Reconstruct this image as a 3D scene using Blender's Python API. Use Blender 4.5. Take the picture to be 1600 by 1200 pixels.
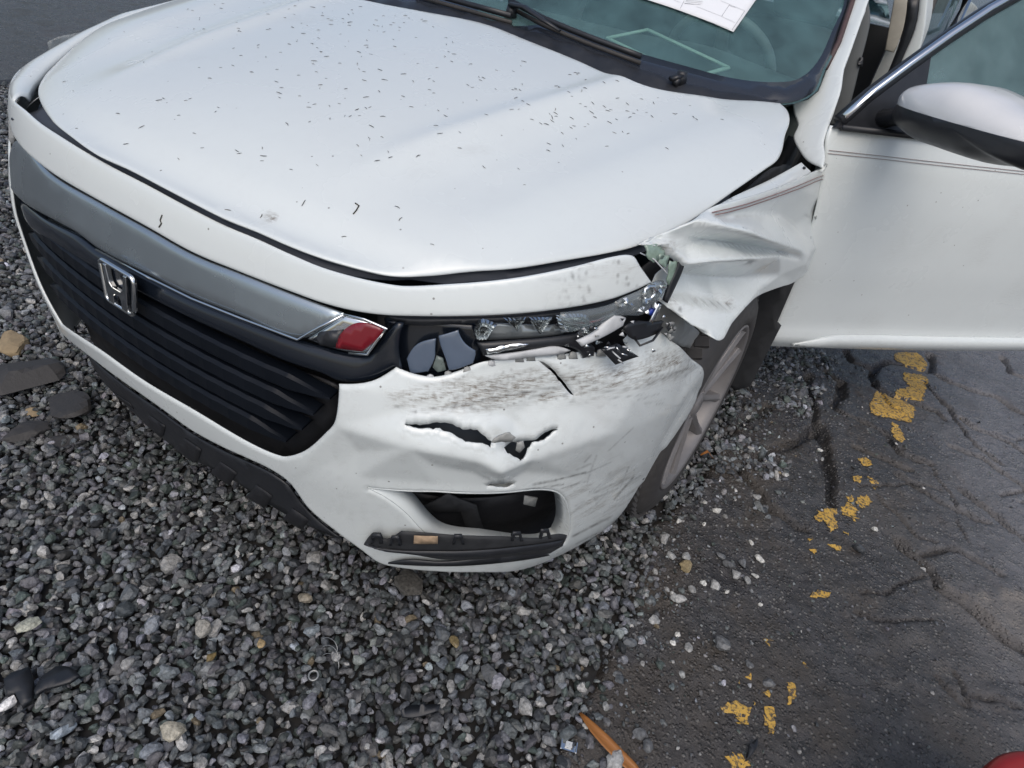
import bpy, bmesh, math, random
import numpy as np
from mathutils import Matrix, Vector
from mathutils.bvhtree import BVHTree
from mathutils.geometry import delaunay_2d_cdt
random.seed(7); rng = np.random.default_rng(7)
for o in list(bpy.data.objects): bpy.data.objects.remove(o)
SC = bpy.context.scene
COL = SC.collection
# ------------------------------------------------------------------ camera
CAM = np.array([1.0636, -.5252, 1.2719]); YAW, PIT, ROL, FPX = -.4691, .6335, .1869, 1006.4
def _rot(y, p, ro):
    f = np.array([math.sin(y)*math.cos(p), math.cos(y)*math.cos(p), -math.sin(p)])
    rt = np.cross(f, [0, 0, 1]); rt /= np.linalg.norm(rt); up = np.cross(rt, f)
    return math.cos(ro)*rt+math.sin(ro)*up, -math.sin(ro)*rt+math.cos(ro)*up, f
CR, CU, CF = _rot(YAW, PIT, ROL)
cd = bpy.data.cameras.new('camera'); cam = bpy.data.objects.new('camera', cd); COL.objects.link(cam)
cd.sensor_width = 36; cd.lens = FPX/1600*36; cd.clip_start = .02; cd.clip_end = 800
M = Matrix.Identity(4)
for i in range(3):
    M[i][0], M[i][1], M[i][2], M[i][3] = CR[i], CU[i], -CF[i], CAM[i]
cam.matrix_world = M; SC.camera = cam
# ------------------------------------------------------------------ sky, sun, exposure
SUN_EL, SUN_AZ = math.radians(55), math.radians(152)      # azimuth of the sun, clockwise from +Y
w = bpy.data.worlds.new('World'); SC.world = w; w.use_nodes = True
nt = w.node_tree; nt.nodes.clear()
sky = nt.nodes.new('ShaderNodeTexSky'); sky.sky_type = 'NISHITA'; sky.sun_disc = False
sky.sun_elevation = SUN_EL; sky.sun_rotation = SUN_AZ; sky.air_density = 1.0; sky.dust_density = 4.0; sky.ozone_density = 1.0
bg = nt.nodes.new('ShaderNodeBackground'); bg.inputs[1].default_value = .15
wo = nt.nodes.new('ShaderNodeOutputWorld'); nt.links.new(sky.outputs[0], bg.inputs[0]); nt.links.new(bg.outputs[0], wo.inputs[0])
sl = bpy.data.lights.new('sun', 'SUN'); sl.energy = 1.0; sl.angle = math.radians(60); sl.color = (1, .985, .965)
so = bpy.data.objects.new('sun', sl); COL.objects.link(so)
sd = Vector((math.sin(SUN_AZ)*math.cos(SUN_EL), math.cos(SUN_AZ)*math.cos(SUN_EL), math.sin(SUN_EL)))
so.rotation_euler = sd.to_track_quat('Z', 'Y').to_euler(); so.location = (0, 0, 6)
SC.view_settings.view_transform = 'Standard'; SC.view_settings.look = 'None'
SC.view_settings.gamma = 1; SC.view_settings.exposure = -.04; SC.view_settings.use_curve_mapping = False

# ------------------------------------------------------------------ maths helpers
def ray(u, v):
    d = CF+(u-800)/FPX*CR-(v-600)/FPX*CU
    return d/np.linalg.norm(d)
def proj(X):
    d = np.asarray(X, float)-CAM; w_ = d@CF
    return np.stack([800+FPX*(d@CR)/w_, 600-FPX*(d@CU)/w_], -1)
def ground(u, v, z=0.):
    d = ray(u, v); t = (z-CAM[2])/d[2]; return CAM+t*d
def plane_hit(u, v, P0, n):
    d = ray(u, v); t = np.dot(np.asarray(P0)-CAM, n)/np.dot(d, n); return CAM+t*d
def sstep(a, b, x):
    t = np.clip((np.asarray(x, float)-a)/(b-a), 0, 1); return t*t*(3-2*t)
def interp(xs, ys):
    """monotone-ish smooth interpolation (pchip)"""
    xs = np.asarray(xs, float); ys = np.asarray(ys, float); h = np.diff(xs); d = np.diff(ys)/h
    m = np.zeros(len(xs)); m[0], m[-1] = d[0], d[-1]
    for i in range(1, len(xs)-1):
        m[i] = 0 if d[i-1]*d[i] <= 0 else 2*d[i-1]*d[i]/(d[i-1]+d[i])
    def f(x):
        x = np.clip(np.asarray(x, float), xs[0], xs[-1]); i = np.clip(np.searchsorted(xs, x)-1, 0, len(h)-1)
        t = (x-xs[i])/h[i]; t2 = t*t; t3 = t2*t
        return (2*t3-3*t2+1)*ys[i]+(t3-2*t2+t)*h[i]*m[i]+(-2*t3+3*t2)*ys[i+1]+(t3-t2)*h[i]*m[i+1]
    return f
_perm = rng.integers(0, 1 << 30, 4096)
def _h(ix, iy, s): return ((_perm[(ix*73+iy*179+s*31) & 4095]^_perm[(iy*97+ix*13+s) & 4095]) & 65535)/65535.
def noise2(x, y, s=0):
    x = np.asarray(x, float); y = np.asarray(y, float)
    ix = np.floor(x).astype(int); iy = np.floor(y).astype(int); fx = x-ix; fy = y-iy
    fx = fx*fx*(3-2*fx); fy = fy*fy*(3-2*fy)
    a = _h(ix, iy, s); b = _h(ix+1, iy, s); c = _h(ix, iy+1, s); d = _h(ix+1, iy+1, s)
    return (a*(1-fx)+b*fx)*(1-fy)+(c*(1-fx)+d*fx)*fy
def fbm(x, y, s=0, n=4):
    r = 0; a = .5
    for k in range(n): r = r+a*noise2(np.asarray(x)*2**k+k*17.3, np.asarray(y)*2**k+k*9.1, s+k); a *= .5
    return r
def inpoly(P, poly):
    x, y = P[:, 0], P[:, 1]; c = np.zeros(len(P), bool); q = np.asarray(poly); j = len(q)-1
    for i in range(len(q)):
        yi, yj, xi, xj = q[i, 1], q[j, 1], q[i, 0], q[j, 0]
        if yi != yj: c ^= ((yi > y) != (yj > y)) & (x < (xj-xi)*(y-yi)/(yj-yi)+xi)
        j = i
    return c
def segdist(P, A, B):
    A = np.asarray(A, float); B = np.asarray(B, float); d = B-A
    t = np.clip(((P-A)@d)/max(d@d, 1e-12), 0, 1); return np.linalg.norm(P-(A+t[:, None]*d), axis=1), t
def polydist(P, poly, closed=True):
    q = np.asarray(poly, float); r = np.full(len(P), 1e9); n = len(q)
    for i in range(n if closed else n-1): r = np.minimum(r, segdist(P, q[i], q[(i+1) % n])[0])
    return r
def smooth_loop(pts, h, closed=True, corner=38):
    """resample a polyline with Catmull-Rom between the corners"""
    p = np.asarray(pts, float); n = len(p); out = []
    def isc(i):
        if not closed and (i == 0 or i == n-1): return True
        a = p[i]-p[i-1]; b = p[(i+1) % n]-p[i]
        ca = np.dot(a, b)/(np.linalg.norm(a)*np.linalg.norm(b)+1e-12)
        return math.degrees(math.acos(max(-1, min(1, ca)))) > corner
    cs = [isc(i) for i in range(n)]
    for i in range(n if closed else n-1):
        j = (i+1) % n; L = np.linalg.norm(p[j]-p[i])
        if L < 1e-9: continue
        k = max(1, int(math.ceil(L/h)))
        def tang(a, i0):
            if cs[i0]: return None
            pr = p[i0-1]; nx = p[(i0+1) % n]; v = nx-pr; return v/(np.linalg.norm(v)+1e-12)*L
        m0 = tang(p, i); m1 = tang(p, j)
        if m0 is None and m1 is None: m0 = m1 = p[j]-p[i]
        elif m0 is None: m0 = 2*(p[j]-p[i])-m1; m0 = m0*.5+.5*(p[j]-p[i])
        elif m1 is None: m1 = 2*(p[j]-p[i])-m0; m1 = m1*.5+.5*(p[j]-p[i])
        for q in range(k):
            t = q/k; t2 = t*t; t3 = t2*t
            out.append((2*t3-3*t2+1)*p[i]+(t3-2*t2+t)*m0+(-2*t3+3*t2)*p[j]+(t3-t2)*m1)
    if not closed: out.append(p[-1])
    return np.array(out)

# ------------------------------------------------------------------ object helpers
def tag(o, label=None, cat=None, group=None, kind=None):
    if label: o['label'] = label
    if cat: o['category'] = cat
    if group: o['group'] = group
    if kind: o['kind'] = kind
    return o
def empty(name, loc=(0, 0, 0), rz=0, label=None, cat=None, group=None):
    o = bpy.data.objects.new(name, None); COL.objects.link(o); o.location = loc; o.rotation_euler = (0, 0, rz)
    o.empty_display_size = .1
    return tag(o, label, cat, group)
def mesh_obj(name, V, F, mat, parent=None, smooth=True, attrs=None):
    me = bpy.data.meshes.new(name); me.from_pydata(np.asarray(V, float).tolist(), [], [[int(i) for i in f] for f in F] if not isinstance(F, np.ndarray) else F.tolist()); me.update()
    if smooth: me.polygons.foreach_set('use_smooth', [True]*len(me.polygons))
    for an, av in (attrs or {}).items():
        if an == 'col':
            a = me.color_attributes.new('col', 'FLOAT_COLOR', 'POINT'); a.data.foreach_set('color', np.asarray(av, np.float32).ravel())
        else:
            a = me.attributes.new(an, 'FLOAT', 'POINT'); a.data.foreach_set('value', np.asarray(av, np.float32))
    me.materials.append(mat)
    o = bpy.data.objects.new(name, me); COL.objects.link(o)
    if parent: o.parent = parent
    return o
def bm_obj(name, bm, mat, parent=None, smooth=True, angle=None):
    me = bpy.data.meshes.new(name); bmesh.ops.recalc_face_normals(bm, faces=bm.faces); bm.to_mesh(me); bm.free()
    if smooth: me.polygons.foreach_set('use_smooth', [True]*len(me.polygons))
    me.materials.append(mat); o = bpy.data.objects.new(name, me); COL.objects.link(o)
    if parent: o.parent = parent
    if angle: me.set_sharp_from_angle(angle=math.radians(angle))
    return o
def solid(o, th, off=-1.):
    m = o.modifiers.new('thickness', 'SOLIDIFY'); m.thickness = th; m.offset = off; m.use_even_offset = False; return o
def bevel(o, wd, seg=2, ang=30):
    m = o.modifiers.new('bevel', 'BEVEL'); m.width = wd; m.segments = seg; m.limit_method = 'ANGLE'; m.angle_limit = math.radians(ang); return o
def copy_of(o, parent=None):
    c = o.copy(); COL.objects.link(c); c.parent = parent; return c
def tube_bm(bm, pts, r, n=8, closed=False, flat=1., up=None):
    P = [Vector(p) for p in pts]; rings = []; N = len(P)
    for i, p in enumerate(P):
        a = P[i-1] if (i or closed) else P[i]; b = P[(i+1) % N] if (i < N-1 or closed) else P[i]
        t = (b-a).normalized(); upv = Vector(up) if up is not None else Vector((0, 0, 1))
        if abs(t.dot(upv)) > .97: upv = Vector((1, 0, 0))
        x = t.cross(upv).normalized(); y = x.cross(t)
        rr = r[i] if hasattr(r, '__len__') else r
        rings.append([bm.verts.new(p+x*rr*math.cos(2*math.pi*k/n)+y*rr*flat*math.sin(2*math.pi*k/n)) for k in range(n)])
    for i in range(N if closed else N-1):
        A, B = rings[i], rings[(i+1) % N]
        for k in range(n): bm.faces.new((A[k], A[(k+1) % n], B[(k+1) % n], B[k]))
    if not closed:
        bm.faces.new(rings[0][::-1]); bm.faces.new(rings[-1])
def tube(name, pts, r, mat, parent=None, n=8, closed=False, flat=1., up=None):
    bm = bmesh.new(); tube_bm(bm, pts, r, n, closed, flat, up); return bm_obj(name, bm, mat, parent)
def box_bm(bm, c, s, rot=None):
    m = Matrix.Translation(c)@(rot.to_4x4() if rot else Matrix.Identity(4))@Matrix.Diagonal((*s, 1))
    return bmesh.ops.create_cube(bm, size=1, matrix=m)
def lathe(name, prof, mat, parent, n=64, axis_mat=None):
    """profile of (radius, along axis X); revolved about X"""
    V, F = [], []; m = len(prof)
    for k in range(n):
        a = 2*math.pi*k/n
        for r, x in prof: V.append((x, r*math.cos(a), r*math.sin(a)))
    for k in range(n):
        for j in range(m-1):
            F.append((k*m+j, k*m+j+1, ((k+1) % n)*m+j+1, ((k+1) % n)*m+j))
    o = mesh_obj(name, V, F, mat, parent)
    if axis_mat is not None: o.matrix_local = axis_mat
    return o

# ------------------------------------------------------------------ materials
def new_mat(name):
    m = bpy.data.materials.new(name); m.use_nodes = True; t = m.node_tree; t.nodes.clear()
    b = t.nodes.new('ShaderNodeBsdfPrincipled'); o = t.nodes.new('ShaderNodeOutputMaterial'); t.links.new(b.outputs[0], o.inputs[0])
    return m, t, b, o
def nd(t, typ, **kw):
    n = t.nodes.new(typ)
    for k, v in kw.items(): setattr(n, k, v)
    return n
def ramp(t, src, stops, interp_='LINEAR'):
    r = t.nodes.new('ShaderNodeValToRGB'); r.color_ramp.interpolation = interp_; e = r.color_ramp.elements
    while len(e) < len(stops): e.new(.5)
    for k, (p, c) in enumerate(stops):
        e[k].position = p; e[k].color = (*c, 1) if hasattr(c, '__len__') else (c, c, c, 1)
    t.links.new(src, r.inputs[0]); return r
def noise(t, scale, detail=4, rough=.55, vec=None, dist=0):
    n = t.nodes.new('ShaderNodeTexNoise'); n.inputs['Scale'].default_value = scale; n.inputs['Detail'].default_value = detail
    n.inputs['Roughness'].default_value = rough; n.inputs['Distortion'].default_value = dist
    if vec is None:
        tc = t.nodes.new('ShaderNodeTexCoord'); vec = tc.outputs['Object']
    t.links.new(vec, n.inputs['Vector']); return n
def mixc(t, fac, a, b, mode='MIX'):
    m = t.nodes.new('ShaderNodeMix'); m.data_type = 'RGBA'; m.blend_type = mode
    for s, v in ((m.inputs[0], fac), (m.inputs[6], a), (m.inputs[7], b)):
        if hasattr(v, 'is_linked'): t.links.new(v, s)
        elif hasattr(v, '__len__'): s.default_value = (*v, 1) if len(v) == 3 else v
        else: s.default_value = v
    return m.outputs[2]
def math_(t, op, a, b=None):
    m = t.nodes.new('ShaderNodeMath'); m.operation = op
    for s, v in ((m.inputs[0], a), (m.inputs[1], b)):
        if v is None: continue
        if hasattr(v, 'is_linked'): t.links.new(v, s)
        else: s.default_value = v
    return m.outputs[0]
def bump(t, b, h, strength=.2, dist=.01, nrm=None):
    n = t.nodes.new('ShaderNodeBump'); n.inputs['Strength'].default_value = strength; n.inputs['Distance'].default_value = dist
    t.links.new(h, n.inputs['Height'])
    if nrm is not None: t.links.new(nrm, n.inputs['Normal'])
    t.links.new(n.outputs[0], b.inputs['Normal']); return n.outputs[0]
def attr(t, name):
    a = t.nodes.new('ShaderNodeAttribute'); a.attribute_name = name; return a

def droplets(t, scale=260., lo=.0, keep=.72):
    """sparse small beads of water: height field from a Voronoi"""
    tc = t.nodes.new('ShaderNodeTexCoord')
    v = t.nodes.new('ShaderNodeTexVoronoi'); v.inputs['Scale'].default_value = scale; t.links.new(tc.outputs['Object'], v.inputs['Vector'])
    d = ramp(t, v.outputs['Distance'], [(0, 1.), (.22, .8), (.3, 0.)])
    s = ramp(t, v.outputs['Color'], [(keep, 0.), (keep+.02, 1.)])
    return math_(t, 'MULTIPLY', d.outputs[0], s.outputs[0])

def make_paint(name='white paint', base=(.655, .705, .702), dirt=False, drops=.0):
    m, t, b, o = new_mat(name)
    n1 = noise(t, 2.2, 5, .6); n2 = noise(t, 38, 6, .7)
    film = ramp(t, n1.outputs[0], [(.3, .0), (.75, .35)])
    speck = ramp(t, n2.outputs[0], [(.50, 0.), (.85, .22)])
    f = math_(t, 'ADD', film.outputs[0], speck.outputs[0]); f = math_(t, 'MULTIPLY', f, .55)
    c = mixc(t, f, base, (.50, .52, .525)); tcv = t.nodes.new('ShaderNodeTexCoord'); vv = t.nodes.new('ShaderNodeTexVoronoi'); vv.inputs['Scale'].default_value = 34; t.links.new(tcv.outputs['Object'], vv.inputs['Vector'])
    sp1 = ramp(t, vv.outputs['Distance'], [(.045, 1.), (.075, 0.)]); sp2 = ramp(t, vv.outputs['Color'], [(.55, 0.), (.62, .75)]); c = mixc(t, math_(t, 'MULTIPLY', sp1.outputs[0], sp2.outputs[0]), c, (.10, .09, .08))
    rough = ramp(t, n1.outputs[0], [(.3, .22), (.8, .36)])
    rsock = rough.outputs[0]
    if dirt:
        a = attr(t, 'dirt'); s = attr(t, 'scratch')
        tcs = t.nodes.new('ShaderNodeTexCoord'); mps = t.nodes.new('ShaderNodeMapping'); mps.inputs['Rotation'].default_value = (0, .12, 0); mps.inputs['Scale'].default_value = (1, 1, 7.5); t.links.new(tcs.outputs['Object'], mps.inputs['Vector'])
        nn = noise(t, 55, 8, .8, mps.outputs[0]); brk = ramp(t, nn.outputs[0], [(.42, .08), (.60, 1.3)])
        df = math_(t, 'MULTIPLY', a.outputs['Fac'], brk.outputs[0])
        c = mixc(t, df, c, (.16, .135, .105))
        c = mixc(t, s.outputs['Fac'], c, (.035, .032, .03))
        rsock = math_(t, 'ADD', rsock, math_(t, 'MULTIPLY', a.outputs['Fac'], .4))
    t.links.new(c, b.inputs['Base Color']); t.links.new(rsock, b.inputs['Roughness'])
    b.inputs['Coat Weight'].default_value = .55; b.inputs['Coat Roughness'].default_value = .12; b.inputs['Coat IOR'].default_value = 1.45
    if drops:
        bump(t, b, droplets(t), drops, .0012)
    return m
def simple(name, col, rough=.5, metal=0., coat=0., nscale=30, nvar=.25, bumps=.0, spec=.5):
    m, t, b, o = new_mat(name)
    n = noise(t, nscale, 5, .6)
    c = mixc(t, n.outputs[0], tuple(x*(1-nvar) for x in col), tuple(min(1, x*(1+nvar)) for x in col))
    t.links.new(c, b.inputs['Base Color'])
    r = ramp(t, n.outputs[0], [(.25, max(.02, rough*.8)), (.75, min(1, rough*1.2))]); t.links.new(r.outputs[0], b.inputs['Roughness'])
    b.inputs['Metallic'].default_value = metal; b.inputs['Coat Weight'].default_value = coat; b.inputs['Specular IOR Level'].default_value = spec
    if bumps: bump(t, b, n.outputs[0], bumps, .004)
    return m
def clear(name, tint, rough=.05, refl_ior=1.5, extra_rough_var=False, haze=0., haze_col=(.6, .65, .65)):
    """thin clear sheet: transparent body with a Fresnel reflection"""
    m = bpy.data.materials.new(name); m.use_nodes = True; t = m.node_tree; t.nodes.clear()
    o = t.nodes.new('ShaderNodeOutputMaterial'); tr = t.nodes.new('ShaderNodeBsdfTransparent'); tr.inputs[0].default_value = (*tint, 1)
    gl = t.nodes.new('ShaderNodeBsdfGlossy'); gl.inputs['Roughness'].default_value = rough; gl.inputs[0].default_value = (1, 1, 1, 1)
    fr = t.nodes.new('ShaderNodeFresnel'); fr.inputs[0].default_value = refl_ior
    mx = t.nodes.new('ShaderNodeMixShader'); t.links.new(fr.outputs[0], mx.inputs[0]); t.links.new(tr.outputs[0], mx.inputs[1]); t.links.new(gl.outputs[0], mx.inputs[2])
    last = mx
    if haze:
        df = t.nodes.new('ShaderNodeBsdfDiffuse'); df.inputs[0].default_value = (*haze_col, 1)
        n = noise(t, 9, 6, .65); r = ramp(t, n.outputs[0], [(.3, haze*.6), (.75, min(1, haze*1.5))])
        m2 = t.nodes.new('ShaderNodeMixShader'); t.links.new(r.outputs[0], m2.inputs[0]); t.links.new(mx.outputs[0], m2.inputs[1]); t.links.new(df.outputs[0], m2.inputs[2]); last = m2
    t.links.new(last.outputs[0], o.inputs[0]); return m
PAINT = make_paint(); PAINT_D = make_paint('scuffed white paint', dirt=True)
BLACK = simple('black plastic', (.018, .02, .024), .38, nvar=.35, nscale=45)
GLOSSB = simple('gloss black trim', (.007, .010, .016), .2, coat=.4, nvar=.3, nscale=6)
MATTEB = simple('matte dark liner', (.022, .024, .027), .7, nvar=.4, nscale=35, bumps=.2)
DEEP = simple('dark cavity plastic', (.012, .013, .016), .6)
RUBBER = simple('tyre rubber', (.045, .043, .042), .62, nvar=.35, nscale=50, bumps=.15)
FOIL = simple('crumpled foil', (.66, .69, .70), .16, metal=.95, nvar=.4, nscale=60)
CHROME = simple('bright chrome', (.75, .77, .78), .09, metal=1., nvar=.05, nscale=20)
SATIN = simple('dusty satin chrome', (.42, .475, .505), .27, metal=.85, nvar=.18, nscale=7)
ALU = simple('dusty wheel alloy', (.20, .193, .193), .5, metal=.3, nvar=.25, nscale=18)
GREYP = simple('grey dirty plastic', (.30, .31, .30), .55, nvar=.35, nscale=28, bumps=.15)
PALEP = simple('pale broken plastic', (.50, .52, .53), .45, nvar=.3, nscale=40)
BLUEL = simple('bluish projector lens', (.085, .115, .165), .08, coat=.8, nvar=.3, nscale=14)
REDM = simple('painted red reflection', (.17, .008, .016), .25, coat=.5, nvar=.2, nscale=40)
BEIGE = simple('beige trim', (.36, .34, .29), .7)
SEATM = simple('dark grey seat cloth', (.075, .08, .085), .9, nvar=.3, nscale=120)
DASHM = simple('dark dashboard', (.06, .075, .075), .75, nvar=.2, nscale=80)
GLASS = clear('windshield glass', (.76, .90, .88), .03, 1.52, haze=.25, haze_col=(.19, .36, .38))  # teal diffuse haze stands in for sky reflected in the glass
SIDEG = clear('side window glass', (.48, .62, .60), .03, 1.52, haze=.22, haze_col=(.33, .47, .50))
LENS = clear('clear headlight plastic', (.80, .85, .86), .12, 1.5, haze=.16, haze_col=(.45, .49, .51))
MILK = clear('milky headlight lens', (.75, .78, .80), .15, 1.5, haze=.5, haze_col=(.6, .62, .62))
FILM = clear('clear torn film', (.92, .94, .95), .1, 1.35, haze=.14)
GRILM = simple('dark grille plastic', (.005, .007, .011), .40, nvar=.4, nscale=10, spec=.22)

# ------------------------------------------------------------------ curved reference surfaces of the car body (metres; front bumper at y=0, driver's side +x)
class Surf:
    def __init__(self, f, s0, s1, ns, t0, t1, nt_, out):
        self.f = f; self.out = np.asarray(out, float) if out is not None else None
        S, T = np.meshgrid(np.linspace(s0, s1, ns), np.linspace(t0, t1, nt_), indexing='ij')
        self.S = S.ravel(); self.T = T.ravel(); P = f(self.S, self.T); self.tri = []
        for i in range(ns-1):
            for j in range(nt_-1):
                a = i*nt_+j; self.tri += [(a, a+nt_, a+nt_+1), (a, a+nt_+1, a+1)]
        self.P = P; self.bvh = BVHTree.FromPolygons([tuple(p) for p in P], self.tri)
    def ev(self, st):
        st = np.atleast_2d(np.asarray(st, float)); return self.f(st[:, 0], st[:, 1])
    def nrm(self, st):
        st = np.atleast_2d(np.asarray(st, float)); e = 2e-3
        a = self.f(st[:, 0]+e, st[:, 1])-self.f(st[:, 0]-e, st[:, 1]); b = self.f(st[:, 0], st[:, 1]+e)-self.f(st[:, 0], st[:, 1]-e)
        n = np.cross(a, b); n /= np.linalg.norm(n, axis=1)[:, None]+1e-12; return n
    def pix(self, u, v, dep=0.):
        d = ray(u, v); loc, nn, idx, dist = self.bvh.ray_cast(Vector(CAM), Vector(d))
        if loc is None:
            loc, nn, idx, dist = self.bvh.find_nearest(Vector(CAM+d*1.8))
            bestd = 1e9
            for k in range(30):
                l2, n2, i2, d2 = self.bvh.find_nearest(Vector(CAM+d*(.7+.08*k)))
                if d2 < bestd: bestd, loc, idx = d2, l2, i2
            if bestd > .03: print('MISS', u, v, round(bestd, 3))
        a, b, c = self.tri[idx]; A, B, C = self.P[a], self.P[b], self.P[c]; p = np.array(loc)
        v0, v1, v2 = B-A, C-A, p-A; d00, d01, d11, d20, d21 = v0@v0, v0@v1, v1@v1, v2@v0, v2@v1; dn = d00*d11-d01*d01
        vv = (d11*d20-d01*d21)/dn; ww = (d00*d21-d01*d20)/dn; uu = 1-vv-ww
        st = np.array([uu*self.S[a]+vv*self.S[b]+ww*self.S[c], uu*self.T[a]+vv*self.T[b]+ww*self.T[c]])
        if dep: st = self._refine(st[None], np.array([[u, v]], float), dep)[0]
        return st
    def _refine(self, st, uv, dep):
        """Newton steps onto the sheet lying dep metres off this surface"""
        st = st.copy(); h = 1e-3; dep = np.broadcast_to(dep, len(st))[:, None]
        g = lambda q: proj(self.ev(q)+self.nrm(q)*dep)
        for _ in range(10):
            p0 = g(st); e = uv-p0; a = (g(st+[h, 0])-p0)/h; b = (g(st+[0, h])-p0)/h
            J = np.stack([a, b], -1); A = np.einsum('nij,nik->njk', J, J)+np.eye(2)*200; r = np.einsum('nij,ni->nj', J, e)
            st = st+np.clip(np.linalg.solve(A, r[..., None])[..., 0], -.05, .05)
        return st
    def pixs(self, pts, dep=0.):
        st = np.array([self.pix(p[0], p[1]) for p in pts])
        return self._refine(st, np.array([(p[0], p[1]) for p in pts], float), dep) if dep else st

# plan curve of the body side: arc length s (0 = centre of the nose), driver's side positive
_pc = np.array([(0, 0), (.12, .003), (.24, .012), (.36, .028), (.47, .055), (.57, .098), (.66, .158), (.735, .235), (.795, .326), (.84, .43), (.872, .53), (.89, .63), (.9, .75), (.906, .95), (.91, 1.3), (.91, 2.0), (.905, 3.0), (.88, 3.9), (.82, 4.4)])
_sl = np.r_[0, np.cumsum(np.linalg.norm(np.diff(_pc, axis=0), axis=1))]
def _spl(xs, ys, d0):
    n = len(xs); h = np.diff(xs); A = np.zeros((n, n)); b = np.zeros(n); A[0, 0] = 1; b[0] = d0; A[-1, -1] = 1; b[-1] = (ys[-1]-ys[-2])/h[-1]
    for i in range(1, n-1):
        A[i, i-1] = 1/h[i-1]; A[i, i] = 2*(1/h[i-1]+1/h[i]); A[i, i+1] = 1/h[i]; b[i] = 3*((ys[i]-ys[i-1])/h[i-1]**2+(ys[i+1]-ys[i])/h[i]**2)
    m = np.linalg.solve(A, b)
    def f(x):
        i = np.clip(np.searchsorted(xs, x)-1, 0, n-2); t = (x-xs[i])/h[i]; t2 = t*t; t3 = t2*t
        return (2*t3-3*t2+1)*ys[i]+(t3-2*t2+t)*h[i]*m[i]+(-2*t3+3*t2)*ys[i+1]+(t3-t2)*h[i]*m[i+1]
    return f
_cx = _spl(_sl, _pc[:, 0], 1.); _cy = _spl(_sl, _pc[:, 1], 0.)
fr_prof = interp([.08, .14, .18, .22, .32, .45, .56, .63, .66, .745, .79, .83, .88, .95, 1.05], [.07, .032, .016, .010, .0, -.012, -.012, -.003, .006, .03, .045, .066, .11, .2, .35])
sd_prof = interp([.08, .14, .2, .3, .45, .6, .7, .8, .87, .93, .98, 1.05], [.06, .032, .018, .008, .0, -.003, .0, .010, .020, .05, .10, .20])
def nose_f(s, z):
    s = np.asarray(s, float); z = np.asarray(z, float); a = np.abs(s); sg = np.where(s < 0, -1., 1.)
    e = 1e-3; x = _cx(a); y = _cy(a); tx = _cx(a+e)-_cx(np.maximum(a-e, 0)); ty = _cy(a+e)-_cy(np.maximum(a-e, 0)); L = np.hypot(tx, ty)+1e-12
    nx, ny = -ty/L, tx/L           # inward normal
    wgt = nx*nx
    d = fr_prof(z)*(1-wgt)+sd_prof(z)*wgt
    return np.stack([sg*(x+nx*d), y+ny*d, z], -1)
NOSE = Surf(nose_f, -1.9, 2.2, 820, .10, 1.0, 181, None)
LOWN = Surf(nose_f, -.75, .75, 300, .10, .812, 143, None)

def fend_f(s, z):
    P = nose_f(s, z); P[..., 0] += .048*sstep(1.35, 1.85, s)*(1-sstep(.55, .85, z)); return P
FEND = Surf(fend_f, .8, 2.2, 300, .3, .98, 137, None)
_hz = interp([-.2, 0, .07, .16, .3, .5, .75, 1.05, 1.4], [.0, 0, .034, .066, .098, .130, .163, .195, .215])
def hood_f(x, y):
    x = np.asarray(x, float); y = np.asarray(y, float); a = np.abs(x)
    t = y-(.062+.31*x*x)
    z = .828+_hz(t)-(.110-.07*np.clip(y, 0, 1.0))*x*x
    # two raised character lines and a steeper outer flank
    xa = .30+.16*sstep(.0, 1.2, y)
    xb = .50+.17*sstep(.1, 1.2, y)
    fade = sstep(.02, .28, t)
    z = z+fade*.007*np.exp(-((a-xa)/.03)**2)*sstep(.0, .4, t)-fade*.017*sstep(-.01, .11, a-xa)+fade*.012*sstep(0, .14, a-xb+.05)
    z = z-.10*np.maximum(a-xb-.02, 0)**1.1
    z = z+.03*np.where(x < 0, 1., 0.)*sstep(.25, .72, a)*sstep(.2, .5, y)      # the hit corner sits lower than the other
    return np.stack([x, y, z], -1)
HOOD = Surf(hood_f, -.95, .95, 200, -.05, 1.5, 180, None)

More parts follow.
